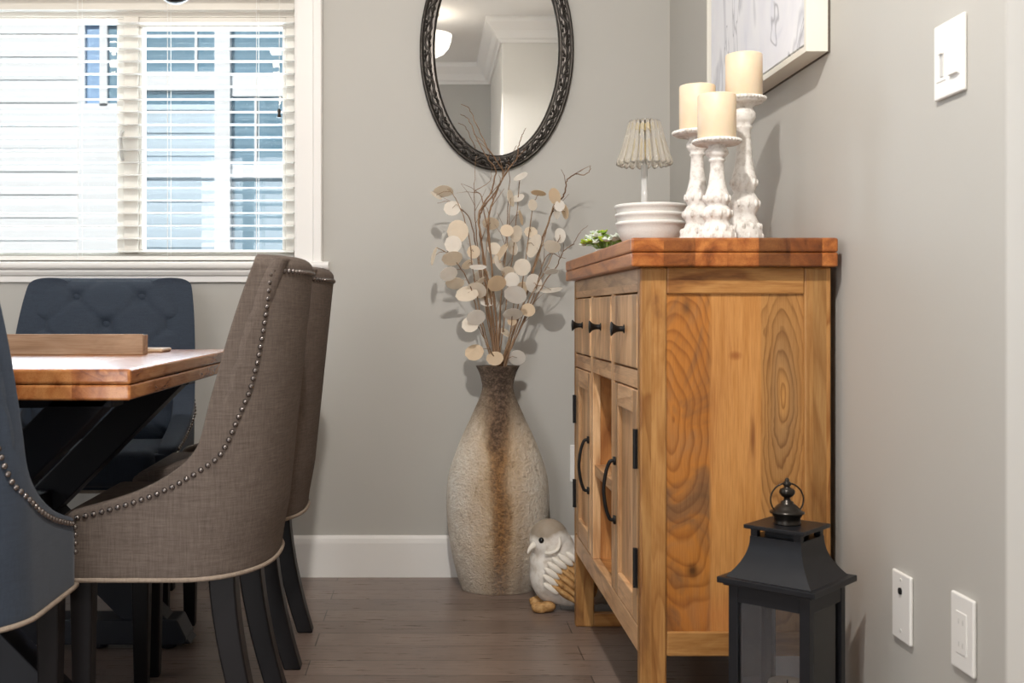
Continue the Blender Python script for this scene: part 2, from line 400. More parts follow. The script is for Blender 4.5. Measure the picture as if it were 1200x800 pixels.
def mk():
    k = N('vase_glaze'); tc = k.n('ShaderNodeTexCoord'); sp = k.n('ShaderNodeSeparateXYZ'); k.l(tc.outputs['Object'], sp.inputs[0])
    v = k.co(); n1 = k.noise(v, 9, 4, 0.6); n2 = k.noise(k.co(scale=(1, 1, 0.3)), 14, 4, 0.65); fine = k.noise(v, 150, 3, 0.7); med = k.noise(v, 70, 3, 0.6)
    grit = k.math('ADD', k.math('MULTIPLY', fine, 0.5), k.math('MULTIPLY', med, 0.5))
    x = k.math('ADD', sp.outputs[0], k.math('MULTIPLY', k.math('SUBTRACT', n2, 0.5), 0.07))
    band = k.math('ABSOLUTE', x)
    f = k.math('ADD', k.math('MULTIPLY', n1, 0.4), k.math('MULTIPLY', grit, 0.6))
    body = k.ramp(f, [(0.36, S((186, 170, 150))), (0.47, S((232, 220, 202))), (0.60, S((250, 243, 230)))])
    c = k.mix(k.ramp(band, [(0.03, (0.75,)*3), (0.10, (0.25,)*3), (0.15, (0,)*3)]), body, S((198, 160, 110)))
    right = k.ramp(k.math('ADD', x, 0.5), [(0.53, (0,)*3), (0.57, (0.45,)*3), (0.60, (0.15,)*3), (0.63, (0,)*3)])
    lowf = k.ramp(sp.outputs[2], [(0.05, (1,)*3), (0.36, (0,)*3)])
    c = k.mix(k.math('MULTIPLY', right, lowf), c, S((112, 74, 42)))
    dk = k.mix(k.ramp(grit, [(0.4, (1,)*3), (0.62, (0,)*3)]), S((176, 128, 76)), S((96, 66, 42)))
    c = k.mix(k.ramp(band, [(0.006, (0.92,)*3), (0.024, (0.7,)*3), (0.045, (0,)*3)]), c, dk)
    zz = k.math('ADD', sp.outputs[2], k.math('MULTIPLY', k.math('SUBTRACT', n2, 0.5), 0.16))
    zz = k.math('ADD', zz, k.ramp(band, [(0.0, (0.10,)*3), (0.05, (0.0,)*3)]))
    c = k.mix(k.ramp(zz, [(0.50, (0, 0, 0)), (0.62, (0.7,)*3), (0.72, (0.92,)*3)]), c, k.mix(k.ramp(grit, [(0.45, (0,)*3), (0.62, (1,)*3)]), S((66, 55, 48)), S((120, 102, 88))))
    c = k.mix(k.ramp(k.math('ADD', sp.outputs[2], k.math('MULTIPLY', n1, 0.2)), [(0.12, (0.45,)*3), (0.26, (0, 0, 0))]), c, S((158, 150, 140)))
    k.set(c, 0.75, 0, 0.3); k.bump(grit, 1.0, 0.018); return k.m
M['vase'] = mk()
def mk():
    k = N('seed_pod'); v = k.co(); n = k.noise(v, 40, 4, 0.6)
    oi = k.n('ShaderNodeObjectInfo')
    c = k.ramp(oi.outputs['Random'], [(0, S((254, 252, 248))), (0.6, S((253, 246, 234))), (1, S((244, 224, 194)))])
    c = k.mix(k.math('MULTIPLY', n, 0.25), c, S((226, 204, 172)))
    k.set(c, 0.55, 0, 0.3)
    tl = k.n('ShaderNodeBsdfTranslucent'); k.l(c, tl.inputs['Color'])
    ms = k.n('ShaderNodeMixShader'); ms.inputs[0].default_value = 0.5; k.l(k.b.outputs[0], ms.inputs[1]); k.l(tl.outputs[0], ms.inputs[2]); k.l(ms.outputs[0], k.out.inputs['Surface'])
    k.bump(n, 0.3, 0.004); return k.m
M['pod'] = mk()
M['twig'] = wood('twig_bark', (186, 156, 126), (160, 130, 102), (128, 100, 76), 'z', 0.3, 'x', 0.8, 6, 0, knots=False)
M['stem'] = wood('stem_bark', (200, 172, 140), (178, 148, 116), (148, 118, 90), 'z', 0.3, 'x', 0.8, 6, 0, knots=False)
def mk():
    k = N('dove_white'); v = k.co(); sp = k.n('ShaderNodeSeparateXYZ'); tc = k.n('ShaderNodeTexCoord'); k.l(tc.outputs['Object'], sp.inputs[0])
    n = k.noise(v, 30, 5, 0.65); n2 = k.noise(v, 12, 3)
    c = k.ramp(n, [(0.3, S((206, 194, 178))), (0.5, S((236, 229, 218))), (0.75, S((246, 241, 233)))])
    # grey-brown painted cap on top of the head
    f = k.math('ADD', sp.outputs[2], k.math('ADD', k.math('MULTIPLY', sp.outputs[0], -0.15), k.math('MULTIPLY', k.math('SUBTRACT', n2, 0.5), 0.05)))
    c = k.mix(k.ramp(f, [(0.236, (0, 0, 0)), (0.254, (0.85,)*3)]), c, S((140, 122, 100)))
    k.set(c, 0.6, 0, 0.35); k.bump(n, 0.3, 0.004); return k.m
M['dove'] = mk()
def mk():
    k = N('dove_tan'); v = k.co(); n = k.noise(v, 45, 4, 0.65)
    k.set(k.ramp(n, [(0.3, S((130, 92, 52))), (0.5, S((186, 142, 88))), (0.75, S((214, 176, 122)))]), 0.6, 0, 0.35); k.bump(n, 0.4, 0.004); return k.m
M['dove_tan'] = mk()
M['dove_cream'] = paint('dove_cream', (238, 230, 216), 0.6, 0.3, 90)
M['eye'] = paint('dove_eye', (18, 16, 15), 0.15, 0, 0, 0.6)
def mk():
    k = N('leaf_green'); oi = k.n('ShaderNodeObjectInfo'); n = k.noise(k.co(), 60, 3)
    c = k.ramp(oi.outputs['Random'], [(0, S((176, 190, 160))), (0.35, S((150, 178, 92))), (1, S((120, 158, 52)))])
    k.set(k.mix(k.math('MULTIPLY', n, 0.5), c, S((96, 124, 60))), 0.55, 0, 0.3); return k.m
M['leaf'] = mk()
M['leaf_pale'] = paint('leaf_pale', (222, 230, 214), 0.6)
M['leaf_lime'] = paint('leaf_lime', (172, 196, 60), 0.5)
M['leaf_mid'] = paint('leaf_mid', (128, 160, 74), 0.5)
def mk():
    k = N('abstract_art'); v = k.co(scale=(1, 1.1, 0.55), rot=(math.radians(-14), 0, 0))
    n = k.noise(v, 3.2, 3, 0.55, 1.6)
    c = k.ramp(n, [(0.28, S((178, 186, 206))), (0.36, S((232, 232, 238))), (0.5, S((240, 240, 243))), (0.57, S((206, 206, 212))), (0.64, S((238, 239, 243))), (0.8, S((196, 202, 220)))])
    ln = k.noise(v, 2.0, 3, 0.5, 2.6)
    w = k.math('ABSOLUTE', k.math('SUBTRACT', k.math('FRACT', k.math('MULTIPLY', ln, 4)), 0.5))
    c = k.mix(k.ramp(w, [(0.0, (0.65,)*3), (0.035, (0, 0, 0))]), c, S((140, 140, 148)))
    k.set(c, 0.6, 0, 0.2); return k.m
M['art'] = mk()
M['frame_cream'] = paint('frame_cream', (228, 224, 212), 0.5)
M['frame_dark'] = paint('frame_dark', (92, 84, 74), 0.6)
def emis(name, c, s):
    k = N(name); n = k.noise(k.co(), 4, 1); k.set(k.mix(n, c, c), 0.4)
    k.l(k.mix(n, c, c), k.b.inputs['Emission Color']); k.b.inputs['Emission Strength'].default_value = s; return k.m
M['bulb'] = emis('lit_bulb', (1, 0.86, 0.66, 1), 26)
M['bowl_glass'] = emis('lit_bowl', (1, 0.93, 0.83, 1), 2.2)
M['siding'] = paint('white_siding', (238, 240, 243), 0.6)
M['siding_blue'] = paint('pale_blue_siding', (196, 214, 228), 0.6)
M['ext_glass'] = paint('teal_glass', (118, 152, 172), 0.2, 0, 0, 0.6)
M['ext_shade'] = paint('blue_blind', (142, 176, 214), 0.5)
M['ground'] = paint('pale_ground', (150, 148, 140), 0.9)

# ------------------------------------------------------------------ the setting
YB, XR, XL, YF, ZC = 3.87, 0.8455, -3.45, -0.36, 2.72     # back wall, right wall, left wall, wall behind the camera, ceiling
SX, SY = 0.459, 0.885                                     # corner of the wall block beside the camera
T = 0.16
def struct(name, bm, mat, **k): return tag(obj(name, bm, mat, **k), kind='structure')
bm = B(); box(bm, XL-T, XR+T+0.2, YF-T, YB+T, -0.12, 0); struct('floor', bm, M['floor'])
bm = B(); box(bm, XL-T, XR+T+0.2, YF-T, YB+T, ZC, ZC+0.12); struct('ceiling', bm, M['ceiling'])
# window opening in the back wall
WX0, WX1, WZ0, WZ1 = -1.80, -0.462, 1.068, 2.10
bm = B()
box(bm, XL-T, WX0, YB, YB+T, 0, ZC); box(bm, WX1, XR+T+0.2, YB, YB+T, 0, ZC)
box(bm, WX0, WX1, YB, YB+T, 0, WZ0); box(bm, WX0, WX1, YB, YB+T, WZ1, ZC)
struct('wall_back', bm, M['wall'])
bm = B(); box(bm, XR, XR+T+0.2, SY, YB, 0, ZC); struct('wall_right', bm, M['wall'])
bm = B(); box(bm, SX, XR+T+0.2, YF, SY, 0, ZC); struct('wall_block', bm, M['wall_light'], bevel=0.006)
bm = B(); box(bm, XL-T, -2.25, YF-T, YF, 0, ZC); box(bm, -0.45, SX, YF-T, YF, 0, ZC); box(bm, -2.25, -0.45, YF-T, YF, 2.2, ZC); struct('wall_front', bm, M['wall'])
fwn = empty('added_window', (-1.35, YF-0.08, 0)); tag(fwn, kind='structure')  # window added behind the camera to house the front fill light
bm = B()
for x in (-2.25, -1.39, -0.53): box(bm, x, x+0.08, YF-0.12, YF-0.06, 0.1, 2.12)
box(bm, -2.25, -0.45, YF-0.12, YF-0.06, 0, 0.1); box(bm, -2.25, -0.45, YF-0.12, YF-0.06, 2.12, 2.2)
obj('window_frame', bm, M['vinyl'], fwn)
bm = B(); box(bm, -2.17, -0.53, YF-0.093, YF-0.087, 0.1, 2.12); obj('pane', bm, M['pane'], fwn)
# left wall with a wide patio opening
PY0, PY1, PZ1 = 0.35, 3.05, 2.3
bm = B(); box(bm, XL-T, XL, YF-T, PY0, 0, ZC); box(bm, XL-T, XL, PY1, YB, 0, ZC); box(bm, XL-T, XL, PY0, PY1, PZ1, ZC)
struct('wall_left', bm, M['wall'])
pw = empty('window_2', (XL-0.08, 1.7, 0)); tag(pw, kind='structure')
bm = B()
for y in (PY0, 1.66, PY1-0.08): box(bm, XL-0.11, XL-0.05, y, y+0.08, 0.0, PZ1)
box(bm, XL-0.11, XL-0.05, PY0, PY1, 0, 0.10); box(bm, XL-0.11, XL-0.05, PY0, PY1, PZ1-0.08, PZ1)
obj('window_frame', bm, M['vinyl'], pw)
bm = B(); box(bm, XL-0.083, XL-0.077, PY0+0.08, PY1-0.08, 0.1, PZ1-0.08); obj('pane', bm, M['pane'], pw)
# baseboards
def baseboard(name, axis, a, b, pos, sgn):
    pr = [(0, 0), (0.016, 0), (0.016, 0.118), (0.013, 0.134), (0.006, 0.1435), (0, 0.1435)]
    bm = B(); prism(bm, [(pos+sgn*u, z) for u, z in pr], axis, a, b); struct(name, bm, M['white'])
baseboard('baseboard_back', 'x', XL, XR, YB, -1)
baseboard('baseboard_right', 'y', SY, YB-0.016, XR, -1)
baseboard('baseboard_block', 'x', SX, XR-0.016, SY, 1)
# crown mouldings (seen in the mirror)
def crown(name, axis, a, b, pos, sgn, ka=0, kb=0):
    pr = [(0, -0.14), (0.012, -0.14), (0.02, -0.125), (0.035, -0.115), (0.055, -0.075), (0.085, -0.045), (0.10, -0.03), (0.105, -0.012), (0.105, 0), (0, 0)]
    bm = B(); E = []
    for e, k in ((a, ka), (b, kb)):
        E.append([bm.verts.new((e+k*u, pos+sgn*u, ZC+z) if axis == 'x' else (pos+sgn*u, e+k*u, ZC+z)) for u, z in pr])
    bm.faces.new(E[0]); bm.faces.new(E[1][::-1]); n = len(pr)
    for i in range(n): bm.faces.new((E[0][i], E[0][(i+1) % n], E[1][(i+1) % n], E[1][i]))
    struct(name, bm, M['white'])
crown('trim_1', 'x', XL, XR, YB, -1)
crown('trim_2', 'x', SX, XR, SY, 1, -1, 0)
crown('trim_3', 'x', XL, SX, YF, 1, 0, -1)
crown('trim_4', 'y', YF, SY, SX, -1, 1, 1)
# window casing, stool and apron
tr = empty('trim_5', (-1.13, YB, 1.0)); tag(tr, kind='structure')
cx0, cx1 = WX1, -0.366
bm = B(); prism(bm, [(cx0, YB), (cx0, YB-0.014), (cx0+0.010, YB-0.018), (cx1-0.034, YB-0.018), (cx1-0.028, YB-0.026), (cx1-0.004, YB-0.026), (cx1, YB-0.02), (cx1, YB)], 'z', 1.0957, 2.2)
obj('side_casing', bm, M['white'], tr)
bm = B(); prism(bm, [(WX0-0.096, YB), (WX0-0.096, YB-0.02), (WX0-0.09, YB-0.026), (WX0-0.068, YB-0.026), (WX0-0.062, YB-0.018), (WX0, YB-0.014), (WX0, YB)], 'z', 1.0957, 2.2)
obj('side_casing', bm, M['white'], tr)
bm = B(); box(bm, WX0-0.1, -0.366, YB-0.02, YB, WZ1, WZ1+0.1); obj('head_casing', bm, M['white'], tr, bevel=0.003)
bm = B(); prism(bm, [(YB+0.05, 1.0957), (YB-0.036, 1.0957), (YB-0.043, 1.090), (YB-0.045, 1.083), (YB-0.043, 1.075), (YB-0.036, 1.069), (YB+0.05, 1.069)], 'x', WX0-0.125, -0.342)
obj('stool', bm, M['white'], tr, smooth=False)
bm = B(); prism(bm, [(YB, 1.068), (YB-0.030, 1.068), (YB-0.030, 1.060), (YB-0.024, 1.050), (YB-0.014, 1.046), (YB-0.014, 1.026), (YB, 1.026)], 'x', WX0-0.10, -0.366)
obj('apron', bm, M['white'], tr)
# the sliding window
win = empty('window_1', (-1.13, YB+0.09, WZ0)); tag(win, kind='structure')
WY0, WY1 = YB+0.055, YB+0.115
bm = B()
box(bm, WX0, WX1, YB, YB+T, WZ0, WZ0+0.02)
box(bm, WX1-0.04, WX1, WY0, WY1, 1.1281, 1.9649); box(bm, WX0, WX0+0.04, WY0, WY1, 1.1281, 1.9649)
box(bm, WX0, WX1, WY0, WY1, WZ0+0.0201, 1.128); box(bm, WX0, WX1, WY0, WY1, 1.965, WZ1)
obj('window_frame', bm, M['vinyl'], win, bevel=0.003)
bm = B(); box(bm, -1.075, -1.022, WY0-0.006, WY1, 1.1285, 1.9645); obj('mullion', bm, M['vinyl'], win, bevel=0.003)
bm = B()
box(bm, -1.10, -1.0755, WY0+0.004, WY1, 1.1325, 1.9575); box(bm, WX0+0.0405, WX0+0.07, WY0+0.004, WY1, 1.1325, 1.9575)
box(bm, WX0+0.0405, -1.0755, WY0+0.004, WY1, 1.1285, 1.132); box(bm, WX0+0.0405, -1.0755, WY0+0.004, WY1, 1.958, 1.9645)
obj('sash', bm, M['vinyl'], win, bevel=0.002)
bm = B()
box(bm, -1.0215, -1.010, WY0+0.004, WY1, 1.1425, 1.9295); box(bm, WX1-0.052, WX1-0.0405, WY0+0.004, WY1, 1.1425, 1.9295)
box(bm, -1.0215, WX1-0.0405, WY0+0.004, WY1, 1.1285, 1.142); box(bm, -1.0215, WX1-0.0405, WY0+0.004, WY1, 1.93, 1.9645)
obj('sash', bm, M['vinyl'], win, bevel=0.002)
bm = B(); box(bm, -1.010, WX1-0.052, YB+0.09, YB+0.094, 1.142, 1.93); obj('pane', bm, M['pane'], win)
bm = B(); box(bm, WX0+0.07, -1.10, YB+0.09, YB+0.094, 1.132, 1.958); obj('pane', bm, M['pane'], win)
bm = B(); tube(bm, spline([(-1.077, WY0-0.005, 1.56), (-1.077, WY0-0.028, 1.545), (-1.077, WY0-0.03, 1.50), (-1.077, WY0-0.028, 1.475), (-1.077, WY0-0.005, 1.46)]), 0.006)
obj('latch', bm, M['plastic_grey'], win, smooth=True)

# ------------------------------------------------------------------ cabinet
CX0, CX1, CY0, CY1, CZ = 0.4336, 0.824, 2.264, 3.277, 1.0125
cab = empty('sideboard_cabinet', (0.63, 2.77, 0), 'honey-brown rustic wood sideboard with three drawers and two doors along the right wall', 'cabinet')
PW = 0.055
def post(x0, x1, y0, y1):
    bm = B(); box(bm, x0, x1, y0, y1, 0, CZ); obj('post', bm, M['cab_post'], cab, bevel=0.004)
post(CX0, CX0+PW, CY0, CY0+0.03); post(CX1-PW, CX1, CY0, CY0+0.03)
post(CX0, CX0+PW, CY1-0.03, CY1); post(CX1-PW, CX1, CY1-0.03, CY1)
for y0, y1, yp0, yp1 in ((CY0, CY0+0.03, CY0+0.006, CY0+0.022), (CY1-0.03, CY1, CY1-0.022, CY1-0.006)):
    bm = B(); box(bm, CX0+PW, CX1-PW, yp0, yp1, 0.26, CZ-0.04); obj('side_panel', bm, M['cab_panel'], cab)
    bm = B(); box(bm, CX0+PW, CX1-PW, y0, y1, 0.958, CZ); obj('side_rail', bm, M['cab_rail'], cab, bevel=0.003)
    bm = B(); box(bm, CX0+PW, CX1-PW, y0, y1, 0.218, 0.268); obj('side_rail', bm, M['cab_rail'], cab, bevel=0.003)
    bm = B(); box(bm, CX0+PW-0.002, CX1-PW+0.002, y0+0.001, y1-0.001, 0.0, 0.038); obj('base_stretcher', bm, M['cab_rail'], cab, bevel=0.004)
# top: two-ply slab with rounded edges
bm = B(); box(bm, 0.4115, 0.829, 2.238, 3.302, 1.0125, 1.0412); tp = obj('top', bm, M['cab_top'], cab, bevel=0.004, seg=3)
bm = B(); box(bm, 0.4110, 0.8292, 2.2375, 3.3025, 1.0415, 1.071); obj('upper_slab', bm, M['cab_top'], tp, bevel=0.005, seg=3)
# carcass
bm = B(); box(bm, CX1-0.03, CX1-0.018, CY0+0.03, CY1-0.03, 0.22, CZ); obj('back_panel', bm, M['cab_in'], cab)
bm = B(); box(bm, CX0+0.02, CX1-0.03, CY0+0.03, CY1-0.03, 0.255, 0.272); obj('bottom_panel', bm, M['cab_in'], cab)
Y3, Y2, Y1 = (2.294, 2.588), (2.623, 2.917), (2.952, 3.246)   # bays, near to far
for a, b in ((2.588, 2.623), (2.917, 2.952)):
    bm = B(); box(bm, CX0+0.001, CX0+0.022, a, b, 0.272, 0.962); obj('stile', bm, M['cab_front'], cab, bevel=0.002)
    bm = B(); box(bm, CX0+0.022, CX1-0.03, a+0.004, b-0.004, 0.272, 0.99); obj('divider', bm, M['cab_in'], cab)
bm = B(); box(bm, CX0+0.001, CX0+0.022, CY0+0.03, CY1-0.03, 0.962, CZ); obj('front_rail', bm, M['cab_frail'], cab, bevel=0.002)
for (a, b) in (Y3, Y2, Y1):
    bm = B(); box(bm, CX0+0.001, CX0+0.022, a, b, 0.762, 0.8); obj('front_rail', bm, M['cab_frail'], cab, bevel=0.002)
bm = B(); box(bm, CX0+0.001, CX0+0.024, CY0+0.03, CY1-0.03, 0.217, 0.272); obj('front_rail', bm, M['cab_frail'], cab, bevel=0.003)
bm = B(); box(bm, CX0+0.022, CX1-0.03, CY0+0.03, CY1-0.03, 0.752, 0.762); obj('dust_panel', bm, M['cab_in'], cab)
for (a, b) in (Y3, Y2, Y1):
    bm = B(); box(bm, CX0-0.001, CX0+0.02, a+0.0025, b-0.0025, 0.803, 0.959); dr = obj('drawer', bm, M['cab_front'], cab, bevel=0.004)
    yc = (a+b)/2; bm = B()
    M4 = Matrix.Translation((CX0, yc, 0.884)) @ Matrix.Rotation(-PI/2, 4, 'Y')
    lathe(bm, [(0.010, 0), (0.010, 0.002), (0.0062, 0.004), (0.0062, 0.012), (0.0075, 0.018), (0.011, 0.024), (0.0155, 0.028), (0.016, 0.030), (0.0, 0.0315)], seg=16)
    bmesh.ops.transform(bm, matrix=M4, verts=bm.verts)
    obj('knob', bm, M['black'], dr, smooth=True)
def door(a, b, hinge_near):
    a += 0.0025; b -= 0.0025
    z0, z1 = 0.275, 0.759; f = 0.052
    bm = B(); box(bm, CX0+0.010, CX0+0.018, a+f-0.004, b-f+0.004, z0+f, z1-f)
    d = obj('door', bm, M['cab_front'], cab)
    for (p, q) in ((a, a+f), (b-f, b)):
        bm = B(); box(bm, CX0, CX0+0.02, p, q, z0, z1); obj('door_stile', bm, M['cab_front'], d, bevel=0.003)
    for (p, q) in ((z0, z0+f), (z1-f, z1)):
        bm = B(); box(bm, CX0, CX0+0.02, a+f, b-f, p, q); obj('door_rail', bm, M['cab_frail'], d, bevel=0.003)
    yh = (b-0.025) if hinge_near else (a+0.025)
    bm = B()
    pts = [(CX0, yh, 0.578), (CX0-0.008, yh, 0.578), (CX0-0.014, yh, 0.574), (CX0-0.022, yh, 0.55), (CX0-0.027, yh, 0.51), (CX0-0.022, yh, 0.47), (CX0-0.014, yh, 0.446), (CX0-0.008, yh, 0.442), (CX0, yh, 0.442)]
    tube(bm, spline(pts, 5), 0.0042, 8)
    for z in (0.578, 0.442): box(bm, CX0-0.005, CX0+0.001, yh-0.008, yh+0.008, z-0.009, z+0.009)
    obj('handle', bm, M['black'], d, smooth=True)
    ye = a-0.001 if hinge_near else b+0.001
    for z in (0.638, 0.392):
        bm = B(); box(bm, CX0-0.0035, CX0+0.002, ye-0.008, ye+0.008, z-0.040, z+0.040)
        tube(bm, [(CX0-0.0045, ye, z-0.041), (CX0-0.0045, ye, z+0.041)], 0.0045, 8)
        obj('hinge', bm, M['black'], d)
door(*Y3, True); door(*Y1, False)
bm = B(); box(bm, CX0+0.006, CX1-0.031, Y2[0]+0.001-0.003, Y2[1]+0.003-0.001, 0.492, 0.52); obj('shelf', bm, M['cab_frail'], cab, bevel=0.002)

# ------------------------------------------------------------------ dining chairs
FE = [(0.385, 0.405), (0.5, 0.408), (0.518, 0.405), (0.524, 0.395), (0.532, 0.36), (0.545, 0.315), (0.558, 0.274), (0.575, 0.237), (0.592, 0.204), (0.62, 0.163),
      (0.645, 0.135), (0.676, 0.126), (0.72, 0.118), (0.761, 0.106), (0.82, 0.091), (0.879, 0.075), (0.94, 0.056), (1.0, 0.036), (1.04, 0.02)]
def interp(tab, z):
    if z <= tab[0][0]: return tab[0][1]
    for (a, fa), (b, fb) in zip(tab, tab[1:]):
        if z <= b: return fa+(fb-fa)*(z-a)/(b-a)
    return tab[-1][1]
HW, RC, Y0 = 0.27, 0.17, -0.20
def frear(z): return -0.062*max(0, (z-0.42))/0.6 + (0.03*max(0, (0.5-z))/0.115)**1 * 0.35
def path(z, hw, R, fr, fe, n=20):
    """right front -> rear -> left front; list of (x, f); the back is a half ellipse hw x R"""
    m = 8
    L1 = max(fe-(fr+R), 0)
    a0 = 0 if L1 > 0 else math.asin(max(-1, min(0.97, (fr+R-fe)/R)))
    arc = []
    for i in range(n+1):
        t = a0+(PI/2-a0)*i/n
        arc.append((hw*math.cos(t)**0.82 if t < PI/2-1e-6 else 0.0, fr+R-R*math.sin(t)))
    side = [(hw, fe-L1*i/m) if L1 > 0 else (arc[0][0], arc[0][1]+0.0004*(m-i)) for i in range(m)]
    half = side+arc
    return half+[(-x, f) for x, f in half[-2::-1]]
def outer(z): return path(z, HW-0.012*max(0, (z-0.6)), RC, frear(z), interp(FE, z))
def shell():
    zs = [0.385, 0.392, 0.42, 0.46, 0.49, 0.51, 0.52, 0.526, 0.534, 0.545, 0.558, 0.575, 0.592, 0.62, 0.651, 0.69, 0.73, 0.78, 0.84, 0.9, 0.95, 0.985, 1.008, 1.022]
    bm = B(); rings = []
    def ring(z, zi=None, k=0.0, dz=0):
        zi = zi or z
        o = outer(zi); t = 0.055; tb = 0.07
        fr, fe = frear(zi), interp(FE, zi)
        i_ = path(zi, HW-t-0.012*max(0, zi-0.6), max(RC-0.05, 0.05), min(fr+tb, fe-0.012), fe-0.004)
        if k:
            o2 = [((a*(1-k)+c*k), (b*(1-k)+d*k)) for (a, b), (c, d) in zip(o, i_)]
            i2 = [((a*k+c*(1-k)), (b*k+d*(1-k))) for (a, b), (c, d) in zip(o, i_)]
            o, i_ = o2, i2
        # bulged front edge
        return [bm.verts.new((x, Y0+f, z+dz)) for x, f in o]+[bm.verts.new((x, Y0+f, z+dz)) for x, f in i_[::-1]]
    for z in zs: rings.append(ring(z))
    rings.append(ring(1.022, k=0.12, dz=0.012)); rings.append(ring(1.022, k=0.32, dz=0.019))
    n = len(rings[0])
    for a, b in zip(rings, rings[1:]):
        for i in range(n): bm.faces.new((a[i], a[(i+1) % n], b[(i+1) % n], b[i]))
    h = n//2
    for rg in (rings[0], rings[-1]):
        for i in range(h-1): bm.faces.new((rg[i], rg[i+1], rg[n-2-i], rg[n-1-i]))
    return bm
def nails():
    pts = []
    for z in (0.455, 0.47, 0.485, 0.5): pts.append((z, 0.392))
    pts = pts+[(0.506, 0.385)]
    zs = [0.512, 0.518, 0.528, 0.54, 0.556, 0.574, 0.6, 0.63, 0.66, 0.70, 0.76, 0.82, 0.88, 0.94, 0.985, 1.006]
    offs = [0.016, 0.018, 0.02, 0.022, 0.026, 0.03, 0.034, 0.041, 0.047, 0.055, 0.063, 0.062, 0.056, 0.045, 0.034, 0.028]
    line = []
    for z, f in pts: line.append(Vector((HW, Y0+f, z)))
    def on_outer(z, f):
        o = outer(min(z, 1.02)); best = None
        half = o[:len(o)//2+1]
        for (xa, fa), (xb, fb) in zip(half, half[1:]):
            if (fa-f)*(fb-f) <= 0 and abs(fa-fb) > 1e-9:
                t = (f-fa)/(fb-fa); return Vector((xa+(xb-xa)*t, Y0+f, z))
        x, ff = min(half, key=lambda p: abs(p[1]-f)); return Vector((x, Y0+ff, z))
    for z, d in zip(zs, offs): line.append(on_outer(z, interp(FE, z+0.012)-d))
    top = outer(1.006); half = top[:len(top)//2+1]
    fl = line[-1].y-Y0
    for x, f in half:
        if f < fl-0.004: line.append(Vector((x, Y0+f, 1.006)))
    # resample
    def resample(L, step):
        out = [L[0]]; acc = 0
        for a, b in zip(L, L[1:]):
            d = (b-a).length; s = step-acc
            while s <= d: out.append(a+(b-a)*(s/d)); s += step
            acc = (acc+d) % step
        return out
    P = resample(line, 0.0165)
    P += [Vector((-p.x, p.y, p.z)) for p in P if p.x > 0.01]
    bm = B()
    for p in P: bmesh.ops.create_icosphere(bm, subdivisions=2, radius=0.0061, matrix=Matrix.Translation(p))
    return bm
BUT = [(-0.095, 0.975), (0.095, 0.975), (-0.195, 0.885), (0.0, 0.885), (0.195, 0.885), (-0.095, 0.795), (0.095, 0.795), (-0.195, 0.705), (0, 0.705), (0.195, 0.705)]
def x_at(z, f):
    o = outer(z); half = o[:len(o)//2+1]
    for (xa, fa), (xb, fb) in zip(half, half[1:]):
        if (fa-f)*(fb-f) <= 0 and abs(fa-fb) > 1e-9: return xa+(xb-xa)*(f-fa)/(fb-fa)
    return half[0][0]
def cw(z):      # half width of the tufted pad: full width above the arms, between the arms below
    t = max(0, min(1, (z-0.60)/0.10)); t = t*t*(3-2*t)
    return (HW-0.058)*(1-t)+(x_at(z, interp(FE, z)-0.022)+0.0005)*t
def cfront(z): return min(interp(FE, z), 0.138)+0.004
def cush_f(s, z):
    """front face of the pad at s = x / half width"""
    x = s*cw(z)
    ez = max(0, 1-(abs((z-0.77)/0.264))**10)
    d = 0.016*(1-s*s)*ez-0.030*abs(s)**9-0.012*(1-ez)
    for bx, bz in BUT:
        d -= 0.019*math.exp(-((x-bx)**2+(z-bz)**2)/0.0005)
    u = (x/0.095+(z-0.975)/0.09)/2+0.5; w = (x/0.095-(z-0.975)/0.09)/2+0.5
    for q in (u, w):
        g = abs(q-round(q)); d -= 0.0055*math.exp(-(g/0.06)**2)
    return d
def back_cushion():
    bm = B(); nx, nz = 64, 72; rows = []
    for j in range(nz+1):
        z = 0.505+0.527*j/nz; row = []
        for i in range(nx+1):
            q = -1+2*i/nx; s_ = math.copysign(1-(1-abs(q))**1.35, q)
            row.append(bm.verts.new((s_*cw(z), Y0+cfront(z)+cush_f(s_, z), z)))
        # side flank back to the nail line
        l = bm.verts.new((-cw(z)+0.03, Y0+cfront(z)-0.06, z)); r = bm.verts.new((cw(z)-0.03, Y0+cfront(z)-0.06, z))
        rows.append([l]+row+[r])
    n = len(rows[0])
    for a, b in zip(rows, rows[1:]):
        for i in range(n-1): bm.faces.new((a[i], a[i+1], b[i+1], b[i]))
    t = rows[-1]; bm.faces.new(t); bm.faces.new(rows[0][::-1])
    for a, b in zip(rows, rows[1:]): bm.faces.new((a[0], b[0], b[-1], a[-1]))
    return bm
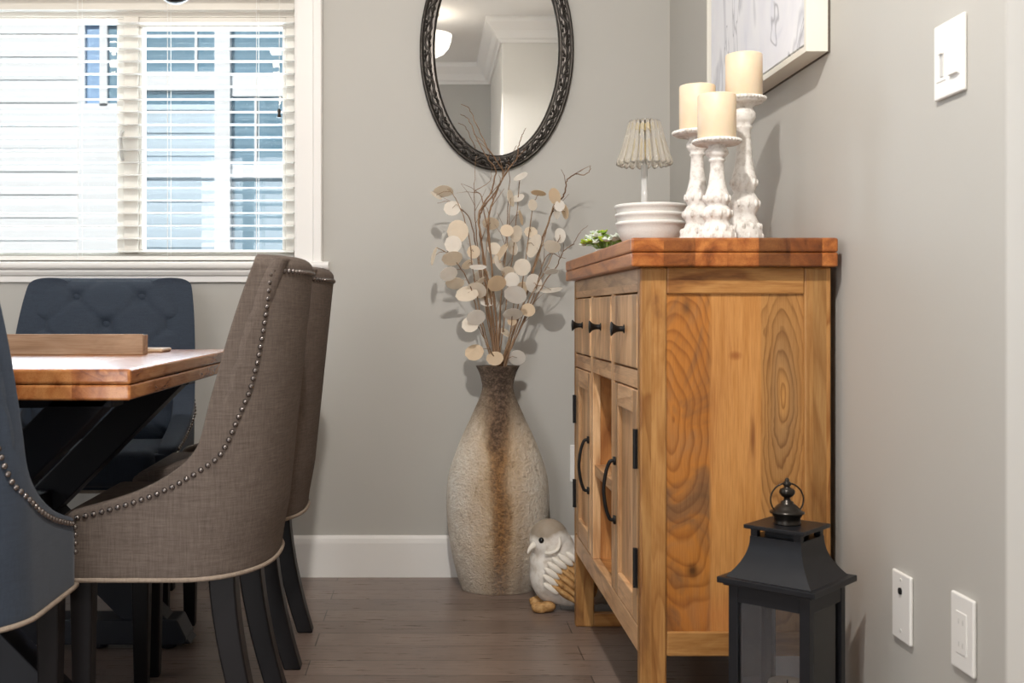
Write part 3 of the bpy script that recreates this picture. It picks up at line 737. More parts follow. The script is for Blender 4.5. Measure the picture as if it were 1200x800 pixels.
def make_chair(label, mat):
    t = empty('dining_chair', (0, 0, 0), label, 'chair')
    obj('upholstered_shell', shell(), mat, t, smooth=True, sub=1)
    bc = obj('back_cushion', back_cushion(), mat, t, smooth=True)
    for bx, bz in BUT:
        if bz < 0.75: continue
        bm = B(); f = cfront(bz)+cush_f(bx/cw(bz), bz)
        ball(bm, (bx, Y0+f+0.004, bz), 0.013, 12, 8, (1, 0.6, 1)); obj('button', bm, mat, bc, smooth=True)
    bm = B(); box(bm, -0.215, 0.215, Y0+0.06, Y0+0.435, 0.40, 0.515); obj('seat_cushion', bm, mat, t, smooth=True, bevel=0.03, seg=4)
    bm = B(); box(bm, -HW+0.012, HW-0.012, Y0+0.38, Y0+0.404, 0.387, 0.50); obj('seat_rail', bm, mat, t, bevel=0.005)
    bm = B(); o = [(x, Y0+f, 0.388) for x, f in path(0.388, HW+0.001, RC, frear(0.388)-0.001, 0.405)]
    tube(bm, o+[(-HW*0.5, Y0+0.408, 0.388), (0, Y0+0.408, 0.388), (HW*0.5, Y0+0.408, 0.388)], 0.0048, 8, closed=True)
    obj('piping', bm, M['piping'], t, smooth=True)
    obj('nailhead_trim', nails(), M['nail'], t, smooth=True)
    def leg(x, rear):
        bm = B(); rows = []
        for i in range(9):
            u = i/8; z = 0.395*(1-u)
            if rear: yc = Y0+0.105-0.075*u**1.7; hw, hd = 0.028-0.004*u, 0.028-0.006*u
            else: yc = Y0+0.376; hw, hd = 0.023-0.007*u, 0.023-0.007*u
            rows.append([bm.verts.new((x+sx*hw, yc+sy*hd, z)) for sx, sy in ((-1, -1), (1, -1), (1, 1), (-1, 1))])
        for a, b in zip(rows, rows[1:]):
            for k in range(4): bm.faces.new((a[k], a[(k+1) % 4], b[(k+1) % 4], b[k]))
        bm.faces.new(rows[0][::-1]); bm.faces.new(rows[-1])
        obj('leg', bm, M['legs'], t, bevel=0.004)
    for sx in (-1, 1): leg(sx*0.165, True); leg(sx*0.228, False)
    return t
G = 'nailhead dining chairs around the table'
chA = make_chair('taupe linen dining chair seen side on, nearer of the two right of the table', M['linen'])
chA.location = (-0.52, 2.475, 0); chA.rotation_euler = (0, 0, PI/2); chA['group'] = G
chB = dup(chA, (-0.52, 3.04, 0), PI/2+0.012, 'taupe linen dining chair mostly hidden behind the nearer taupe chair', G)
chH = make_chair('dark slate tufted dining chair at the far table end, under the window', M['slate'])
chH.location = (-1.055, 3.515, 0); chH.rotation_euler = (0, 0, PI); chH['group'] = G; chH.scale = (1.13, 1, 0.995)
chC = dup(chH, (-0.955, 1.965, 0), 0.0, 'dark slate dining chair at the near table end, cut off by the left edge', G)
chC.scale = (1, 1, 1)

# ------------------------------------------------------------------ dining table
TX, TY0, TY1, TZ = -1.07, 2.10, 3.23, 0.813
tab = empty('dining_table', (TX, 2.66, 0), 'rustic dining table with thick honey wood top and dark X-shaped trestle legs', 'table')
bm = B(); box(bm, -1.578, -0.562, TY0, TY1, TZ-0.0295, TZ)
tt = obj('tabletop', bm, M['table_top'], tab, bevel=0.006, seg=3)
bm = B(); box(bm, -1.577, -0.563, TY0+0.001, TY1-0.001, TZ-0.06, TZ-0.0302)
obj('lower_slab', bm, M['table_top'], tt, bevel=0.005, seg=3)
def trestle(y):
    yb = y-0.045; ye = y+0.045; ztop = TZ-0.06
    for s in (1, -1):
        bm = B(); h = 0.062
        prism(bm, [(TX-s*0.365-h, 0.018), (TX-s*0.365+h, 0.018), (TX+s*0.37+h, ztop), (TX+s*0.37-h, ztop)], 'y', yb+(0.004 if s < 0 else 0), ye-(0.004 if s < 0 else 0))
        obj('trestle_brace', bm, M['trestle'], tab, bevel=0.004)
    bm = B(); prism(bm, [(TX-0.41, 0.018), (TX+0.41, 0.018), (TX+0.415, 0.035), (TX+0.39, 0.085), (TX-0.39, 0.085), (TX-0.415, 0.035)], 'y', yb-0.006, ye+0.006)
    obj('trestle_base', bm, M['trestle'], tab, bevel=0.004)
    bm = B(); box(bm, TX-0.42, TX+0.42, yb, ye, ztop-0.03, ztop-0.0005); obj('trestle_cleat', bm, M['trestle'], tab, bevel=0.003)
    for x in (-0.355, -0.165, 0.165, 0.355):
        bm = B(); lathe(bm, [(0.022, 0), (0.024, 0.004), (0.024, 0.019)], (TX+x, y, 0), 16); obj('foot', bm, M['trestle'], tab)
trestle(2.33); trestle(3.06)
bm = B(); box(bm, TX-0.05, TX+0.05, 2.33, 3.06, 0.34, 0.44); obj('stretcher', bm, M['trestle'], tab, bevel=0.004)
# tray and board on the table
tray = empty('wooden_tray', (-1.07, 2.845, TZ), 'long narrow pale brown wooden tray lying across the table top', 'tray')
bm = B(); box(bm, -1.42, -0.724, 2.82, 2.830, TZ, TZ+0.052); obj('long_side', bm, M['tray'], tray, bevel=0.0015)
bm = B(); box(bm, -1.42, -0.724, 2.862, 2.872, TZ, TZ+0.050); obj('long_side', bm, M['tray'], tray, bevel=0.0015)
for x in (-1.42, -0.734):
    bm = B(); box(bm, x, x+0.010, 2.830, 2.862, TZ, TZ+0.050); obj('end_side', bm, M['tray'], tray, bevel=0.0015)
bm = B(); box(bm, -1.41, -0.734, 2.829, 2.863, TZ, TZ+0.01); obj('tray_bottom', bm, M['tray'], tray)
bm = B(); box(bm, -0.84, -0.705, 2.95, 3.06, TZ, TZ+0.011)
bd = obj('wooden_coaster', bm, M['pale_wood'], at=(-0.77, 3.0, TZ), bevel=0.005); tag(bd, 'thin pale wooden coaster peeking out behind the right end of the tray', 'coaster')

# ------------------------------------------------------------------ floor vase
VXC, VYC = 0.234, 3.70
prof_px = [(39, 686), (41, 683), (46, 666), (52, 640), (56.5, 610), (59, 585), (59.5, 565), (58, 540), (54.5, 520), (49, 500), (42, 482), (34, 465), (27.5, 455), (23, 447), (20, 441), (18.5, 457-20), (19, 434), (22, 430.5), (25, 429)]
def vz(py): return CH-(py-VY)*3.70/FPX
raw = [(42, 686), (43.5, 682), (46.5, 674), (51, 657), (55.5, 637), (58.2, 616), (59.8, 596), (59.8, 575), (57.6, 554), (51.6, 534), (43.2, 513), (33.3, 492), (26, 476), (20.3, 463), (18.2, 453), (19.2, 445), (21.5, 437), (24.3, 431), (25.6, 428.5)]
pf = [(r*3.70/FPX, max(0, vz(y))) for r, y in raw]
z0 = pf[0][1]; pf = [(r, (z-z0)*(pf[-1][1])/(pf[-1][1]-z0)) for r, z in pf]
pfs = spline([(r, 0, z) for r, z in pf], 3); pfs = [(p.x, p.z) for p in pfs]
ztop = pfs[-1][1]
pfs += [(0.062, ztop+0.001), (0.054, ztop-0.006), (0.046, ztop-0.04), (0.043, ztop-0.06)]
bm = B(); lathe(bm, pfs, (VXC, VYC, 0), 64, 1, 0.78)
va = obj('floor_vase', bm, M['vase'], at=(VXC, VYC, 0), smooth=True)
tag(va, 'tall cream and brown textured floor vase standing on the floor below the oval mirror', 'vase')

# ------------------------------------------------------------------ dried stems
def stem_points(pxs, depth0, spread):
    n = len(pxs); out = []
    ins = at(VXC*FPX/VYC+VX, 447, VYC); ins.x = VXC+(pxs[0][0]-584)*0.0016
    base = Vector((VXC+(pxs[0][0]-584)*0.0020, VYC+spread*0.12, 0.62))
    out.append(base)
    for i, (px, py) in enumerate(pxs):
        D = VYC+spread*(i/(n-1)) if n > 1 else VYC
        D = min(D, 3.775 if py > 205 else 3.79)
        p = at(px, py, D)
        if i == 0: p = Vector((VXC+(px-584)*0.0026, VYC+spread*0.15, ztop+0.002))
        out.append(p)
    return out
STEMS = [
 ('leaning furthest left with pods up to its tip', [(578, 428), (566, 380), (556, 330), (549, 275), (538, 240), (527, 222)], -0.06),
 ('low on the left, arching below the leftmost pods', [(576, 428), (562, 375), (548, 328), (528, 300), (512, 290)], -0.10),
 ('rising left of centre to a single round pod', [(580, 428), (575, 360), (569, 310), (573, 264)], 0.05),
 ('upright in the middle with paired white pods', [(584, 428), (586, 360), (593, 300), (598, 236)], -0.02),
 ('tipped by the highest white pod below the mirror', [(586, 428), (594, 350), (602, 290), (609, 212)], 0.03),
 ('right of centre, a flat pod at its tip', [(590, 428), (607, 360), (617, 300), (624, 244), (631, 227)], 0.06),
 ('leaning right with hanging white pods near its tip', [(592, 428), (612, 360), (631, 300), (646, 250), (653, 226)], -0.05),
 ('lowest on the right, its pods beside the cabinet', [(594, 428), (618, 355), (638, 318), (656, 278)], -0.10),
 ('short one on the lower left of the bunch', [(582, 428), (570, 402), (556, 374)], -0.09),
 ('short one in the lower middle with tan pods', [(588, 428), (597, 395), (603, 345)], -0.12),
]
PODS = [(519, 224, 11, 5, 5), (511, 229, 7, 2.5, -35), (530, 244, 9, 8, 10), (536, 271, 11, 12, 0), (531, 286, 9, 9, 0), (575, 262, 9, 6, -10), (610, 207, 8, 3.6, 30),
        (599, 232, 4, 9, 10), (607, 232, 7, 4, 25), (631, 226, 8, 2, -10), (624, 240, 5, 6, 0), (650, 230, 5, 9, 20), (652, 248, 2.5, 8, 8), (662, 248, 2.5, 8, 12), (656, 241, 5, 6, 0),
        (594, 270, 7, 6.5, 0), (605, 274, 6.5, 9, -15), (622, 272, 7, 6, 0), (610, 255, 2.5, 8, 12), (626, 288, 6, 13, -20), (647, 289, 9, 6, -20), (579, 291, 7, 6.5, 0), (586, 297, 3.5, 13, -35),
        (601, 290, 4.5, 8, 15), (656, 276, 5, 8, 10), (509, 300, 2, 10, -15), (555, 295, 7, 7, 0), (530, 303, 11, 7, 10), (526, 321, 9.5, 7, 20), (533, 332, 10, 6, 0), (548, 310, 7, 4, 35),
        (560, 313, 9, 3, 0), (564, 323, 8.5, 6.5, 20), (562, 331, 8, 2.5, 45), (547, 344, 12, 8, 10), (558, 340, 11, 8, -10), (582, 332, 10, 8, 15), (600, 328, 8, 8, 0), (604, 345, 12, 9, -20),
        (612, 313, 9, 9, 0), (625, 332, 9, 10, 0), (646, 318, 8, 2.6, 5), (646, 340, 12, 2.6, 8), (619, 363, 7.5, 7, 0), (601, 368, 10.5, 6, 0), (600, 376, 5, 5, 0), (592, 389, 6.5, 3.2, -35),
        (551, 380, 9, 8, 20), (558, 372, 10, 8, 10), (556, 413, 10, 8, 20), (580, 420, 9, 7, 10), (606, 419, 9, 8, -10), (585, 308, 4, 9, 25), (569, 344, 8, 7, 0), (612, 338, 8, 7, 20), (595, 318, 7, 5, 0), (571, 352, 8, 6, 0)]
stems = []
for lab, pxs, spread in STEMS:
    P = spline(stem_points(pxs, VYC, spread), 8)
    bm = B(); n = len(P)
    Pj = [p+Vector((random.uniform(-1, 1)*0.0015, random.uniform(-1, 1)*0.0015, 0)) for p in P]
    tube(bm, Pj, [0.0026-0.0014*i/n for i in range(n)], 6)
    stems.append([lab, P, bm, []])
for px, py, rx, ry, ang in PODS:
    # nearest stem in the picture plane
    best = None
    for s in stems:
        for p in s[1][9:]:
            q = (VX+p.x*FPX/p.y, VY-(p.z-CH)*FPX/p.y)
            d = math.hypot(q[0]-px, (q[1]-py))+ (6 if q[1] < py-6 else 0)
            if best is None or d < best[0]: best = (d, s, p)
    d, s, p = best
    D = max(3.50, min(3.80, p.y+random.uniform(-0.03, 0.02)))
    c = at(px, py, D)
    s[3].append((c, rx*D/FPX*1.13, ry*D/FPX*1.13, math.radians(ang), p))
    mid = (p+c)/2+Vector((0, 0, 0.006))
    tube(s[2], [p, mid, c], [0.0012, 0.0009, 0.0007], 5)
for lab, P, bm, pods in stems:
    so = obj('dried_stem', bm, M['stem'], at=tuple(P[0]), smooth=True)
    tag(so, 'dried honesty stem in the floor vase, '+lab, 'dried stem', 'dried honesty stems in the floor vase')
    for c, rx, ry, a, p in pods:
        pb = B(); big, small = max(rx, ry), min(rx, ry)
        tilt = math.acos(min(1, small/big))        # a round pod seen at a slant
        R = Matrix.Rotation(-a, 4, 'Y')
        axis = 'Z' if ry > rx else 'X'
        R = R @ Matrix.Rotation(tilt*random.choice((-1, 1)), 4, axis)
        k = 18; bow = random.uniform(-0.25, 0.25)
        rows = []
        for side in (-1, 1):
            ctr = pb.verts.new(c+(R @ Vector((0, side*0.0006, 0)))); rg = []
            for r in (0.55, 1.0):
                rg.append([pb.verts.new(c+(R @ Vector((r*big*0.99*math.cos(2*PI*q/k)*(1+0.04*math.sin(3*q)), side*0.0006*(1 if r < 1 else 0.5)+bow*big*(r*r)*0.5*math.cos(2*PI*q/k)**2, r*big*math.sin(2*PI*q/k))))) for q in range(k)])
            for q in range(k):
                pb.faces.new((ctr, rg[0][q], rg[0][(q+1) % k])); pb.faces.new((rg[0][q], rg[1][q], rg[1][(q+1) % k], rg[0][(q+1) % k]))
            rows.append(rg[1])
        for q in range(k): pb.faces.new((rows[0][q], rows[0][(q+1) % k], rows[1][(q+1) % k], rows[1][q]))
        obj('seed_pod', pb, M['pod'], so)
TWIGS = [
 ('its hooked tip highest across the mirror', [(584, 428), (575, 350), (563, 275), (564, 248), (582, 222), (590, 204), (583, 190), (571, 172), (559, 148), (550, 128), (541, 122)], -0.02),
 ('the lower of two hooked tips over the mirror', [(583, 428), (570, 345), (565, 288), (561, 252), (575, 225), (581, 200), (572, 186), (561, 168), (549, 140), (539, 134)], -0.05),
 ('bending right over the bottom of the mirror frame', [(586, 428), (578, 340), (573, 260), (579, 232), (592, 204), (605, 186), (608, 170), (612, 158), (616, 150)], -0.03),
 ('curling to the far left, bare tip', [(580, 428), (566, 340), (553, 265), (540, 245), (526, 236), (513, 238)], -0.03),
 ('its long wavy tip reaching right beyond the bunch', [(590, 428), (615, 350), (634, 285), (648, 246), (661, 228), (664, 212), (674, 204), (684, 205), (691, 200), (692, 194)], -0.06),
 ('ending in a sharp elbow beside the cabinet top', [(592, 428), (624, 350), (636, 310), (645, 297), (656, 301), (664, 303)], -0.12),
 ('straight and thin through the middle to the frame', [(585, 428), (589, 330), (594, 260), (597, 210), (595, 186)], 0.03),
 ('low on the right, tip rising by the plant', [(592, 428), (630, 345), (652, 312), (660, 295), (672, 285), (680, 272), (689, 264)], -0.14),
 ('left of centre, straight up to the mirror frame', [(582, 428), (567, 340), (558, 270), (556, 222), (558, 182)], 0.02),
 ('slim and crooked, left of the thick twig', [(584, 428), (580, 350), (566, 238), (556, 225), (574, 212), (576, 190)], 0.0),
]
for lab, pxs, spread in TWIGS:
    P = spline(stem_points(pxs, VYC, spread), 7); n = len(P)
    bm = B(); r0 = 0.0040 if 'hooked' in lab or 'bending' in lab or 'wavy' in lab else 0.0027
    tube(bm, [p+Vector((random.uniform(-1, 1)*0.0022, random.uniform(-1, 1)*0.002, 0)) for p in P], [r0*(1-0.78*i/n) for i in range(n)], 6)
    for b in range(5):           # little side shoots
        i = random.randint(n//4, int(n*0.72)); p = P[i]; d = (P[i+1]-P[i]).normalized()
        q = d+Vector((random.choice((-1, 1))*random.uniform(0.3, 0.7), random.uniform(-0.35, 0.1), 0.15)); L = random.uniform(0.03, 0.09)
        e = p+q.normalized()*L; e.y = min(e.y, 3.80)
        tube(bm, [p, p+(e-p)*0.5+Vector((0.003, 0, 0.004)), e], [r0*0.35, r0*0.28, r0*0.15], 5)
    tag(obj('willow_twig', bm, M['twig'], at=tuple(P[0]), smooth=True), 'bare willow twig in the floor vase, '+lab, 'twig', 'curly willow twigs in the floor vase')

# ------------------------------------------------------------------ dove figurine
dv = empty('dove_figurine', (0.44, 3.44, 0), 'white and tan dove figurine on the floor between the vase and the cabinet leg', 'figurine')
DY = 3.46
def rig(parts):
    bm = B()
    for (x, y, z), s in parts: ball(bm, (x, y, z), 1.0, 24, 16, s)
    return bm
bm = rig([((0.378, DY-0.012, 0.214), (0.062, 0.060, 0.066)), ((0.392, DY-0.006, 0.185), (0.066, 0.062, 0.07)), ((0.40, DY, 0.140), (0.083, 0.075, 0.085)), ((0.402, DY, 0.100), (0.083, 0.085, 0.090)),
          ((0.445, DY, 0.098), (0.105, 0.088, 0.094)), ((0.49, DY, 0.075), (0.09, 0.078, 0.068)), ((0.530, DY, 0.080), (0.085, 0.062, 0.066)), ((0.575, DY, 0.055), (0.07, 0.05, 0.048))])
vs = bm.verts[:]
for v in vs:
    if v.co.z < 0.012: v.co.z = 0.012
n0 = len(bm.verts)
for k in range(5):
    M4 = Matrix.Translation((0.605, DY+(k-2)*0.016, 0.036)) @ Matrix.Rotation(0.26, 4, 'Y') @ Matrix.Rotation((k-2)*0.10, 4, 'Z')
    ball(bm, (0, 0, 0), 1.0, 16, 8, (1, 1, 1), M4 @ Matrix.Diagonal((0.085, 0.018, 0.008, 1)))
for v in bm.verts: v.co.z = max(v.co.z, 0.003)
body = obj('body', bm, M['dove'], dv, smooth=True)
rm = body.modifiers.new('join', 'REMESH'); rm.mode = 'VOXEL'; rm.voxel_size = 0.004; rm.use_smooth_shade = True
sm = body.modifiers.new('smooth', 'SMOOTH'); sm.iterations = 9; sm.factor = 0.5
bm = B()                                            # beak
pts = spline([(0.330, DY-0.040, 0.205), (0.318, DY-0.047, 0.196), (0.311, DY-0.050, 0.186), (0.308, DY-0.051, 0.178)], 4)
tube(bm, pts, [0.011-0.0095*i/(len(pts)-1) for i in range(len(pts))], 10); obj('beak', bm, M['dove_cream'], dv, smooth=True)
for s in (-1,):
    bm = B(); ball(bm, (0.350, DY-0.060, 0.222), 0.0098, 14, 10); obj('eye', bm, M['eye'], dv, smooth=True)
bm = B(); ball(bm, (0.335, DY+0.030, 0.222), 0.0098, 14, 10); obj('eye', bm, M['eye'], dv, smooth=True)
# cheek ring
bm = B(); tube(bm, spline([(0.357, DY-0.068, 0.185), (0.378, DY-0.076, 0.186), (0.397, DY-0.074, 0.197), (0.405, DY-0.066, 0.215), (0.402, DY-0.058, 0.234)], 5), [0.001]+[0.0055]*19+[0.001], 8); obj('cheek_ridge', bm, M['dove_cream'], dv, smooth=True)
for sd in (-1, 1):
    bm = B(); Rw = Matrix.Rotation(math.radians(36), 4, 'Y')
    ball(bm, (0.447, DY+sd*0.072, 0.100), 1.0, 24, 14, (1, 1, 1), Rw @ Matrix.Diagonal((0.080, 0.020, 0.060, 1)))
    for r in range(6):                               # long flight feathers
        c = Vector((0.447, DY+sd*0.082, 0.100))+(Rw @ Vector((-0.004+0.003*r, 0.0, -0.046+0.0175*r)))
        ball(bm, c, 1.0, 14, 8, (1, 1, 1), Rw @ Matrix.Diagonal((0.072-0.006*abs(r-2), 0.019, 0.0098, 1)))
    w = obj('wing', bm, M['dove_tan'], dv, smooth=True)
    for r in range(7):                               # pale coverts along the shoulder
        u = (r-3)/3
        c = Vector((0.447, DY+sd*(0.087), 0.100))+(Rw @ Vector((-0.074+0.028*u*u, 0, 0.058*u)))
        cb = B(); ball(cb, c, 1.0, 12, 8, (1, 1, 1), Rw @ Matrix.Diagonal((0.030, 0.010, 0.0105, 1))); obj('covert_feather', cb, M['dove_cream'], w, smooth=True)
for y in (-0.035, 0.035):
    bm = B()
    for k in (-1, 0, 1): ball(bm, (0.345, DY+y-0.02+k*0.013, 0.015), 1.0, 12, 8, (0.026, 0.0085, 0.014))
    ball(bm, (0.368, DY+y-0.02, 0.018), 1.0, 12, 8, (0.026, 0.02, 0.0165)); obj('foot', bm, M['dove_tan'], dv, smooth=True)

# ------------------------------------------------------------------ things on the cabinet
TOPZ = 1.071
# nested bowls
bw = (0.546, 2.72)
for i in range(3):
    bm = B(); zb = TOPZ+0.0008+0.021*i; r = 0.0815+0.001*i; h = 0.068
    lathe(bm, [(0.045, 0), (0.050, 0.002), (0.062, 0.014), (0.073, 0.032), (0.079, 0.048), (r, h-0.008), (r+0.0025, h-0.006), (r+0.003, h-0.001), (r+0.001, h+0.001), (r-0.003, h), (r-0.0045, h-0.008),
               (0.0745, 0.048), (0.068, 0.032), (0.057, 0.0165), (0.04, 0.0095), (0.01, 0.009)], (bw[0], bw[1], zb), 96, 1, 1, 48, 0.004)
    tag(obj('bowl', bm, M['ceramic'], at=(bw[0], bw[1], zb), smooth=True), ('bottom', 'middle', 'top')[i]+' white ribbed bowl of the nested stack of three on the cabinet', 'bowl', 'nested white bowls on the cabinet')
# crystal lamp
LX, LY = 0.568, 2.905
lp = empty('table_lamp', (LX, LY, TOPZ), 'small crystal-shaded table lamp with a white stem behind the bowl stack', 'lamp')
bm = B(); lathe(bm, [(0.05, 0), (0.052, 0.003), (0.05, 0.008), (0.015, 0.013), (0.010, 0.02)], (LX, LY, TOPZ), 32); obj('base', bm, M['rod'], lp, smooth=True)
bm = B(); lathe(bm, [(0.0085, 0.018), (0.0085, 0.235), (0.004, 0.236), (0.004, 0.33)], (LX, LY, TOPZ), 24); obj('stem', bm, M['rod'], lp, smooth=True)
bm = B(); lathe(bm, [(0.004, 0.322), (0.026, 0.322), (0.026, 0.340), (0.004, 0.340)], (LX, LY, TOPZ), 32); obj('collar', bm, M['gold'], lp, bevel=0.001)
bm = B(); lathe(bm, [(0.02, 0.346), (0.030, 0.346), (0.032, 0.349), (0.030, 0.352), (0.01, 0.354)], (LX, LY, TOPZ), 32); obj('cap', bm, M['silver'], lp, smooth=True)
sh = B(); nr = 20
for k in range(nr):
    a = 2*PI*k/nr; ca, sa = math.cos(a), math.sin(a)
    def rp(r, z): return (LX+r*ca, LY+r*sa, TOPZ+z)
    tube(sh, [rp(0.036, 0.350), rp(0.039, 0.343), rp(0.048, 0.30), rp(0.058, 0.262), rp(0.064, 0.244), rp(0.0655, 0.238), rp(0.062, 0.233)], [0.003, 0.0048, 0.0064, 0.0082, 0.0095, 0.009, 0.003], 10)
obj('lamp_shade', sh, M['crystal'], lp, smooth=True)
bm = B(); lathe(bm, [(0.012, 0.30), (0.016, 0.285), (0.016, 0.262), (0.010, 0.25), (0.004, 0.248)][::-1], (LX, LY, TOPZ), 20); obj('candle_cup', bm, M['gold'], lp, smooth=True)
# candle holders and candles
def holder(x, y, ph, pr, base_r, cr, chh, lab1, lab2):
    h = ph-TOPZ
    F = [(0.0, 0.92), (0.012, 1.0), (0.05, 1.0), (0.085, 0.98), (0.13, 0.86), (0.17, 0.70), (0.2, 0.62), (0.225, 0.70), (0.26, 0.80), (0.3, 0.78), (0.335, 0.62), (0.355, 0.52), (0.375, 0.62), (0.41, 0.68), (0.46, 0.64),
         (0.50, 0.55), (0.56, 0.46), (0.64, 0.40), (0.72, 0.36), (0.775, 0.35), (0.79, 0.44), (0.80, 0.44), (0.81, 0.38), (0.83, 0.50), (0.86, 0.62), (0.89, 0.60), (0.915, 0.48), (0.93, 0.45), (0.945, 0.6), (0.955, 0.95)]
    pf = [(base_r*r, h*z) for z, r in F]
    pf += [(pr*0.94, h-0.012), (pr, h-0.006), (pr, h-0.002), (pr*0.94, h), (pr*0.6, h-0.0015), (0.004, h-0.0015)]
    e = empty('candle_holder', (x, y, TOPZ), lab1, 'candle holder', 'whitewashed candle holders on the cabinet')
    bm = B(); lathe(bm, pf, (x, y, TOPZ), 40); cb = obj('pillar', bm, M['carved'], e, smooth=True)
    bm = B()
    for k in range(36):
        a = 2*PI*k/36; ball(bm, (x+pr*math.cos(a), y+pr*math.sin(a), ph-0.005), 0.0042, 8, 6)
    obj('beaded_rim', bm, M['carved'], e, smooth=True)
    bm = B()
    for z, r, n in ((0.05, 1.0, 12), (0.275, 0.8, 10), (0.42, 0.68, 10), (0.12, 0.9, 12)):
        for k in range(n):
            a = 2*PI*(k+0.5*(z > 0.1))/n; rr = base_r*r*0.97
            ball(bm, (x+rr*math.cos(a), y+rr*math.sin(a), TOPZ+h*z), 1.0, 8, 6, (0.0042, 0.0042, 0.0085))
    obj('carved_leaves', bm, M['carved'], e, smooth=True)
    c = empty('pillar_candle', (x, y, ph-0.001), lab2, 'candle', 'cream pillar candles on the cabinet')
    bm = B(); zz = ph-0.0012
    lathe(bm, [(cr-0.001, 0), (cr, 0.001), (cr, chh-0.004), (cr-0.0012, chh-0.001), (cr-0.004, chh), (cr-0.008, chh-0.002), (cr*0.4, chh-0.006), (0.004, chh-0.007)], (x, y, zz), 48); obj('wax', bm, M['wax'], c, smooth=True)
    bm = B(); tube(bm, [(x, y, zz+chh-0.009), (x+0.0005, y, zz+chh), (x+0.002, y, zz+chh+0.003)], 0.0011, 6); obj('wick', bm, M['wick'], c)
holder(0.622, 2.385, 1.292, 0.049, 0.040, 0.0405, 0.097, 'shortest whitewashed turned candle holder, nearest the camera on the cabinet', 'cream pillar candle on the shortest, front candle holder')
holder(0.614, 2.525, 1.333, 0.053, 0.040, 0.0405, 0.104, 'middle-height whitewashed turned candle holder on the left of the three', 'cream pillar candle on the left candle holder, nearest the crystal lamp')
holder(0.710, 2.49, 1.403, 0.046, 0.042, 0.0405, 0.097, 'tallest whitewashed turned candle holder beside the right wall', 'cream pillar candle on the tallest holder in front of the picture')
# greenery
gp = empty('succulent_plant', (0.478, 3.02, TOPZ), 'small green and pale leafy sprig plant on the cabinet top left of the bowls', 'plant')
bm = B(); lathe(bm, [(0.022, 0), (0.026, 0.003), (0.030, 0.02), (0.028, 0.021), (0.02, 0.016)], (0.488, 3.02, TOPZ+0.0005), 20); obj('pot', bm, M['ceramic'], gp, smooth=True)
stb = B(); leaf = [B(), B(), B()]
for k in range(52):
    a = random.uniform(0, 2*PI); rr = math.sqrt(random.random())*0.052
    tip = Vector((0.484+rr*1.0*math.cos(a), 3.05+rr*2.7*math.sin(a), TOPZ+0.030+0.052*random.random()*(1-rr/0.075)+0.004))
    tip.x = max(tip.x, 0.425)
    b0 = Vector((0.488+0.3*(tip.x-0.488), 3.02+0.4*(tip.y-3.02)*0.3, TOPZ+0.016))
    tube(stb, [b0, (b0+tip)/2+Vector((0, 0, 0.008)), tip], 0.0011, 5)
    which = random.choice((0, 0, 1, 1, 2))
    for q in range(5):
        R = Matrix.Rotation(2*PI*q/5+random.random(), 4, 'Z') @ Matrix.Rotation(random.uniform(-1.0, 0.1), 4, 'Y')
        c = tip+(R @ Vector((0.0075, 0, 0.0)))
        ball(leaf[which], c, 1.0, 8, 6, (1, 1, 1), R @ Matrix.Diagonal((0.0085, 0.0066, 0.0026, 1)))
obj('stems', stb, M['leaf_mid'], gp, smooth=True)
for q, (nm, mm) in enumerate((('pale_leaves', 'leaf_pale'), ('lime_leaves', 'leaf_lime'), ('green_leaves', 'leaf_mid'))): obj(nm, leaf[q], M[mm], gp, smooth=True)

# ------------------------------------------------------------------ mirror
MXC, MZC, MA, MBv = 0.2405, CH+(VY-58)*YB/FPX, 0.268, 0.424
mr = empty('wall_mirror', (MXC, YB, MZC), 'oval mirror in an ornate carved dark bronze frame on the back wall', 'mirror')
FWm = 0.054
def ell(k, off, y): 
    t = 2*PI*k
    a, b = MA-off, MBv-off
    return Vector((MXC+a*math.cos(t), y, MZC+b*math.sin(t)))
sec = [(0.0, 0.002), (0.0, 0.018), (0.004, 0.023), (0.009, 0.022), (0.013, 0.018), (0.020, 0.019), (0.027, 0.021), (0.034, 0.019), (0.040, 0.017), (0.045, 0.019), (0.050, 0.017), (0.054, 0.010), (0.054, 0.002)]
bm = B(); ns = 128; rings = []
for k in range(ns): rings.append([bm.verts.new(ell(k/ns, o, YB-h)) for o, h in sec])
for k in range(ns):
    a, b = rings[k], rings[(k+1) % ns]
    for i in range(len(sec)): bm.faces.new((a[i], a[(i+1) % len(sec)], b[(i+1) % len(sec)], b[i]))
fr = obj('frame', bm, M['bronze'], mr, smooth=True)
bm = B(); nv = 24
pts = []
for k in range(nv*16):
    u = k/(nv*16); pts.append(ell(u, 0.027+0.011*math.sin(2*PI*nv*u), YB-0.021))
tube(bm, pts, 0.0036, 8, closed=True)
for k in range(nv*2):
    u = (k+0.5)/(nv*2); s = 1 if k % 2 == 0 else -1
    # curl of a leaf and a berry in each bend of the vine
    c0 = ell(u+0.25/nv*0, 0.027-0.0065*s, YB-0.022); ball(bm, c0, 0.0052, 10, 8)
    for q in (-1, 1):
        c1 = ell(u+q*0.0058, 0.027-0.010*s, YB-0.0205); ball(bm, c1, 1.0, 8, 6, (0.0042, 0.0035, 0.0062))
    p = [ell(u-0.008, 0.027+0.004*s, YB-0.021), ell(u-0.002, 0.027-0.001*s, YB-0.0225), ell(u+0.006, 0.027-0.012*s, YB-0.020)]
    tube(bm, p, [0.0015, 0.003, 0.001], 6)
obj('carved_vine', bm, M['bronze'], fr, smooth=True)
bm = B(); vs = [bm.verts.new(ell(k/ns, 0.05, YB-0.008)) for k in range(ns)]; v2 = [bm.verts.new(ell(k/ns, 0.05, YB-0.004)) for k in range(ns)]
bm.faces.new(vs); bm.faces.new(v2[::-1])
